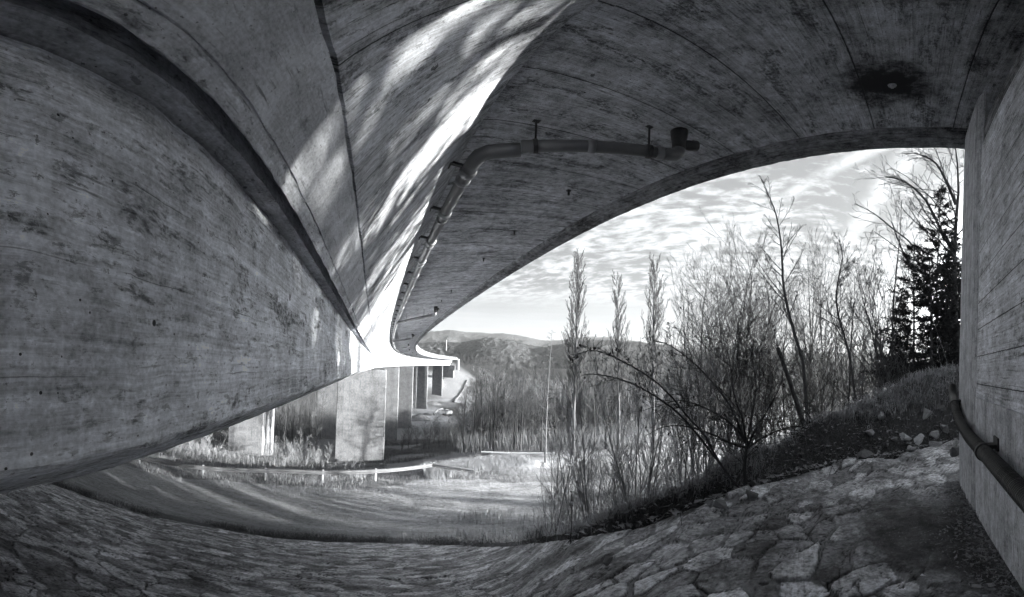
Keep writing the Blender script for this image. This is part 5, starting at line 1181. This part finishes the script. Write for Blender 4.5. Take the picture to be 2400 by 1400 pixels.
# bits of litter on the paving
for px, py, d, lb in [(2163, 1322, 2.35, 'small white paper scrap lying on the dirt near the wall'), (2082, 1365, 2.1, 'thin white cigarette stub lying on the dirty paving')]:
    v = ray(px, py); p = v * (d / math.hypot(v[0], v[1])); p[2] = float(pave_h(p[0], p[1])) + .035; o = thing('litter', lb, 'litter', p, .8); g = Geo()
    if 'stub' in lb: g.tube([(-.03, 0, 0), (.0, .004, .002), (.03, .004, 0)], .006, 7)
    else: g.add([(-.018, -.012, 0), (.018, -.010, .006), (.016, .014, .002), (-.014, .012, .010), (0, 0, .012)], None, [[0, 1, 4], [1, 2, 4], [2, 3, 4], [3, 0, 4]])
    part('scrap', g, plain('white_paper', .7, .8, .1), o)

# ------------------------------------------------------------------ building site on the valley floor
def vfloor(px, d): v = ray(px, 900); h = math.hypot(v[0], v[1]); x, y = v[0] / h * d, v[1] / h * d; return np.array([x, y, hz1(x, y)])
M_yel = plain('machine_paint', .34, .5, .2, 2.); M_trk = plain('rubber_tracks', .04, .8, .2, 4.); M_glass = plain('dark_glass', .03, .1, .1, 2., .6)
p = vfloor(1050, 168); ex = thing('excavator', 'small excavator on the bare earth with its long arm stretched left', 'excavator', p, rad(8))
for sx in (-1.1, 1.1):
    g = Geo(); pl = [(-1.9, .1), (-1.6, 0), (1.6, 0), (1.9, .1), (2.0, .45), (1.7, .85), (-1.7, .85), (-2.0, .45)]; n = len(pl)
    V = [[x, sx - .3, z] for x, z in pl] + [[x, sx + .3, z] for x, z in pl]; Q = [[i, (i + 1) % n, n + (i + 1) % n, n + i] for i in range(n)]
    V += [[0, sx - .3, .4], [0, sx + .3, .4]]; T_ = [[2 * n, (i + 1) % n, i] for i in range(n)] + [[2 * n + 1, n + i, n + (i + 1) % n] for i in range(n)]
    g.add(V, Q, T_); part('track', g, M_trk, ex)
g = Geo(); g.tube([(0, 0, .8), (0, 0, 1.1)], .8, 14); g.box((.7, 0, 1.6), (2.9, 2.5, 1.0)); g.box((1.75, 0, 1.75), (.9, 2.4, 1.2)); part('body', g, M_yel, ex)
g = Geo(); g.box((-.5, -.7, 2.5), (1.5, 1.0, .9)); g.box((-.5, -.7, 3.0), (1.6, 1.1, .12)); cab = part('cab', g, M_yel, ex); g = Geo(); g.box((-1.27, -.7, 2.5), (.03, .85, .7)); g.box((-.5, -1.22, 2.5), (1.2, .03, .7)); part('window', g, M_glass, cab)
g = Geo(); g.tube([(-.6, .3, 1.8), (-2.2, .3, 3.2), (-4.4, .3, 3.0)], [.3, .34, .22], 6); part('boom', g, M_yel, ex); g = Geo(); g.tube([(-4.2, .3, 3.2), (-6.6, .3, 1.0)], [.24, .14], 6); part('arm', g, M_yel, ex)
g = Geo(); g.add([(-6.4, -.3, 1.1), (-6.4, .9, 1.1), (-7.1, .9, .9), (-7.1, -.3, .9), (-6.5, -.3, .2), (-6.5, .9, .2)], [[0, 1, 2, 3], [0, 1, 5, 4], [2, 3, 4, 5]], [[0, 3, 4], [1, 5, 2]]); part('bucket', g, M_trk, ex)
for i, (px, d, lb) in enumerate([(1046, 186, 'first dark stack of timber beams on the bare earth beyond the excavator'), (1050, 187, 'second dark stack of timber beams beside the first one'), (1055, 188, 'third dark stack of timber beams right of the others'), (1060, 189, 'last dark stack of timber beams at the right end')]):
    p = vfloor(px, d); s_ = thing('beam_stack', lb, 'beams', p, rad(12), 'stacks of beams on the building site'); g = Geo()
    for a in range(3):
        for b in range(2): g.box((a * .28 - .28, 0, .2 + b * .3), (.22, 9, .24))
    part('beams', g, M_dark, s_)
# earth heaps round the fourth pier, and the stepped gully beside the far end
def heap(name, p, sx, sy, h, lb, seed, mat):
    n = 26; u = np.linspace(-1, 1, n); X_, Y_ = np.meshgrid(u, u); r_ = np.hypot(X_, Y_); Z_ = h * np.clip(1 - r_, 0, 1) ** .8 + .25 * h * fbm(X_ * 2, Y_ * 2, seed, 4) * (r_ < 1) - .3
    ii, jj = np.meshgrid(np.arange(n - 1), np.arange(n - 1)); q = (jj * n + ii).ravel(); o = obj(name, mkmesh(name, np.stack([X_ * sx, Y_ * sy, Z_], -1).reshape(-1, 3), np.stack([q, q + 1, q + n + 1, q + n], -1), mat, None, True)); o.location = tuple(p); tag(o, lb, 'earth heap', 'earth heaps on the building site')
M_heap = plain('raw_earth', .13, .95, .5, .8, .1, bump=.8, bdist=.3)
heap('earth_heap', vfloor(986, 158), 6, 5, 2.6, 'dark earth heap at the foot of the fourth pier', 1, M_heap)
heap('earth_heap', vfloor(1014, 208), 7, 4, 2.4, 'flat earth heap below the fifth pier', 2, M_heap)
heap('earth_heap', vfloor(1004, 168), 3, 3, 1.3, 'small earth heap right of the fourth pier', 3, M_heap)
sp = np.array([bp(222, 9.5, -21.5), bp(240, 9.5, -15), bp(258, 9.5, -8), bp(272, 9.0, -1.0)]); S2 = spline(sp, 26)
for k_ in range(len(S2)): S2[k_, 2] = far_h(S2[k_, 0], S2[k_, 1]) + .35
gy = thing('drain_gully', 'pale stepped drain gully climbing the far embankment beside the bridge end', 'gully', S2[0]); g = LGeo(S2[0])
for k_ in range(25):
    c = (S2[k_] + S2[k_ + 1]) / 2; d = S2[k_ + 1] - S2[k_]; an = math.atan2(d[1], d[0]); Rz = np.array([[math.cos(an), -math.sin(an), 0], [math.sin(an), math.cos(an), 0], [0, 0, 1]])
    g.box(c, (math.hypot(d[0], d[1]) * .9, 1.3, .8 + .25 * (k_ % 2)), Rz)
part('steps', g, M_pier, gy)
# lattice mast on the wooded hill
p = at(1046, 818, 900); ms = thing('radio_mast', 'thin pale lattice mast rising from the wooded hill right of the bridge', 'mast', p)
for sx, sy in ((-1, -1), (1, -1), (0, 1.2)):
    g = Geo(); g.tube([(sx, sy, -14), (sx * .25, sy * .25, 22)], .22, 4); part('leg', g, M_steel, ms)
g = Geo()
for k_ in range(9):
    z0, z1 = k_ * 2.4, k_ * 2.4 + 2.4; f0, f1 = 1 - .75 * (z0 + 14) / 36, 1 - .75 * (z1 + 14) / 36
    c0 = [np.array([sx * f0, sy * f0, z0]) for sx, sy in ((-1, -1), (1, -1), (0, 1.2))]; c1 = [np.array([sx * f1, sy * f1, z1]) for sx, sy in ((-1, -1), (1, -1), (0, 1.2))]
    for a in range(3): g.tube([c0[a], c1[(a + 1) % 3]], .12, 3, False)
part('bracing', g, M_steel, ms)
if HAZE:
    hb = Geo(); hb.box((0, 0, 120), (7400, 7400, 320)); m = bpy.data.materials.new('haze_air'); m.use_nodes = True; t = NT(m.node_tree); pv = t.n('ShaderNodeVolumePrincipled'); o = t.n('ShaderNodeOutputMaterial')
    pv.inputs['Color'].default_value = (.93, .95, .97, 1); pv.inputs['Density'].default_value = HAZE; pv.inputs['Anisotropy'].default_value = .35; t.t.links.new(pv.outputs[0], o.inputs['Volume'])
    tag(part('haze', hb, m), kind='stuff')
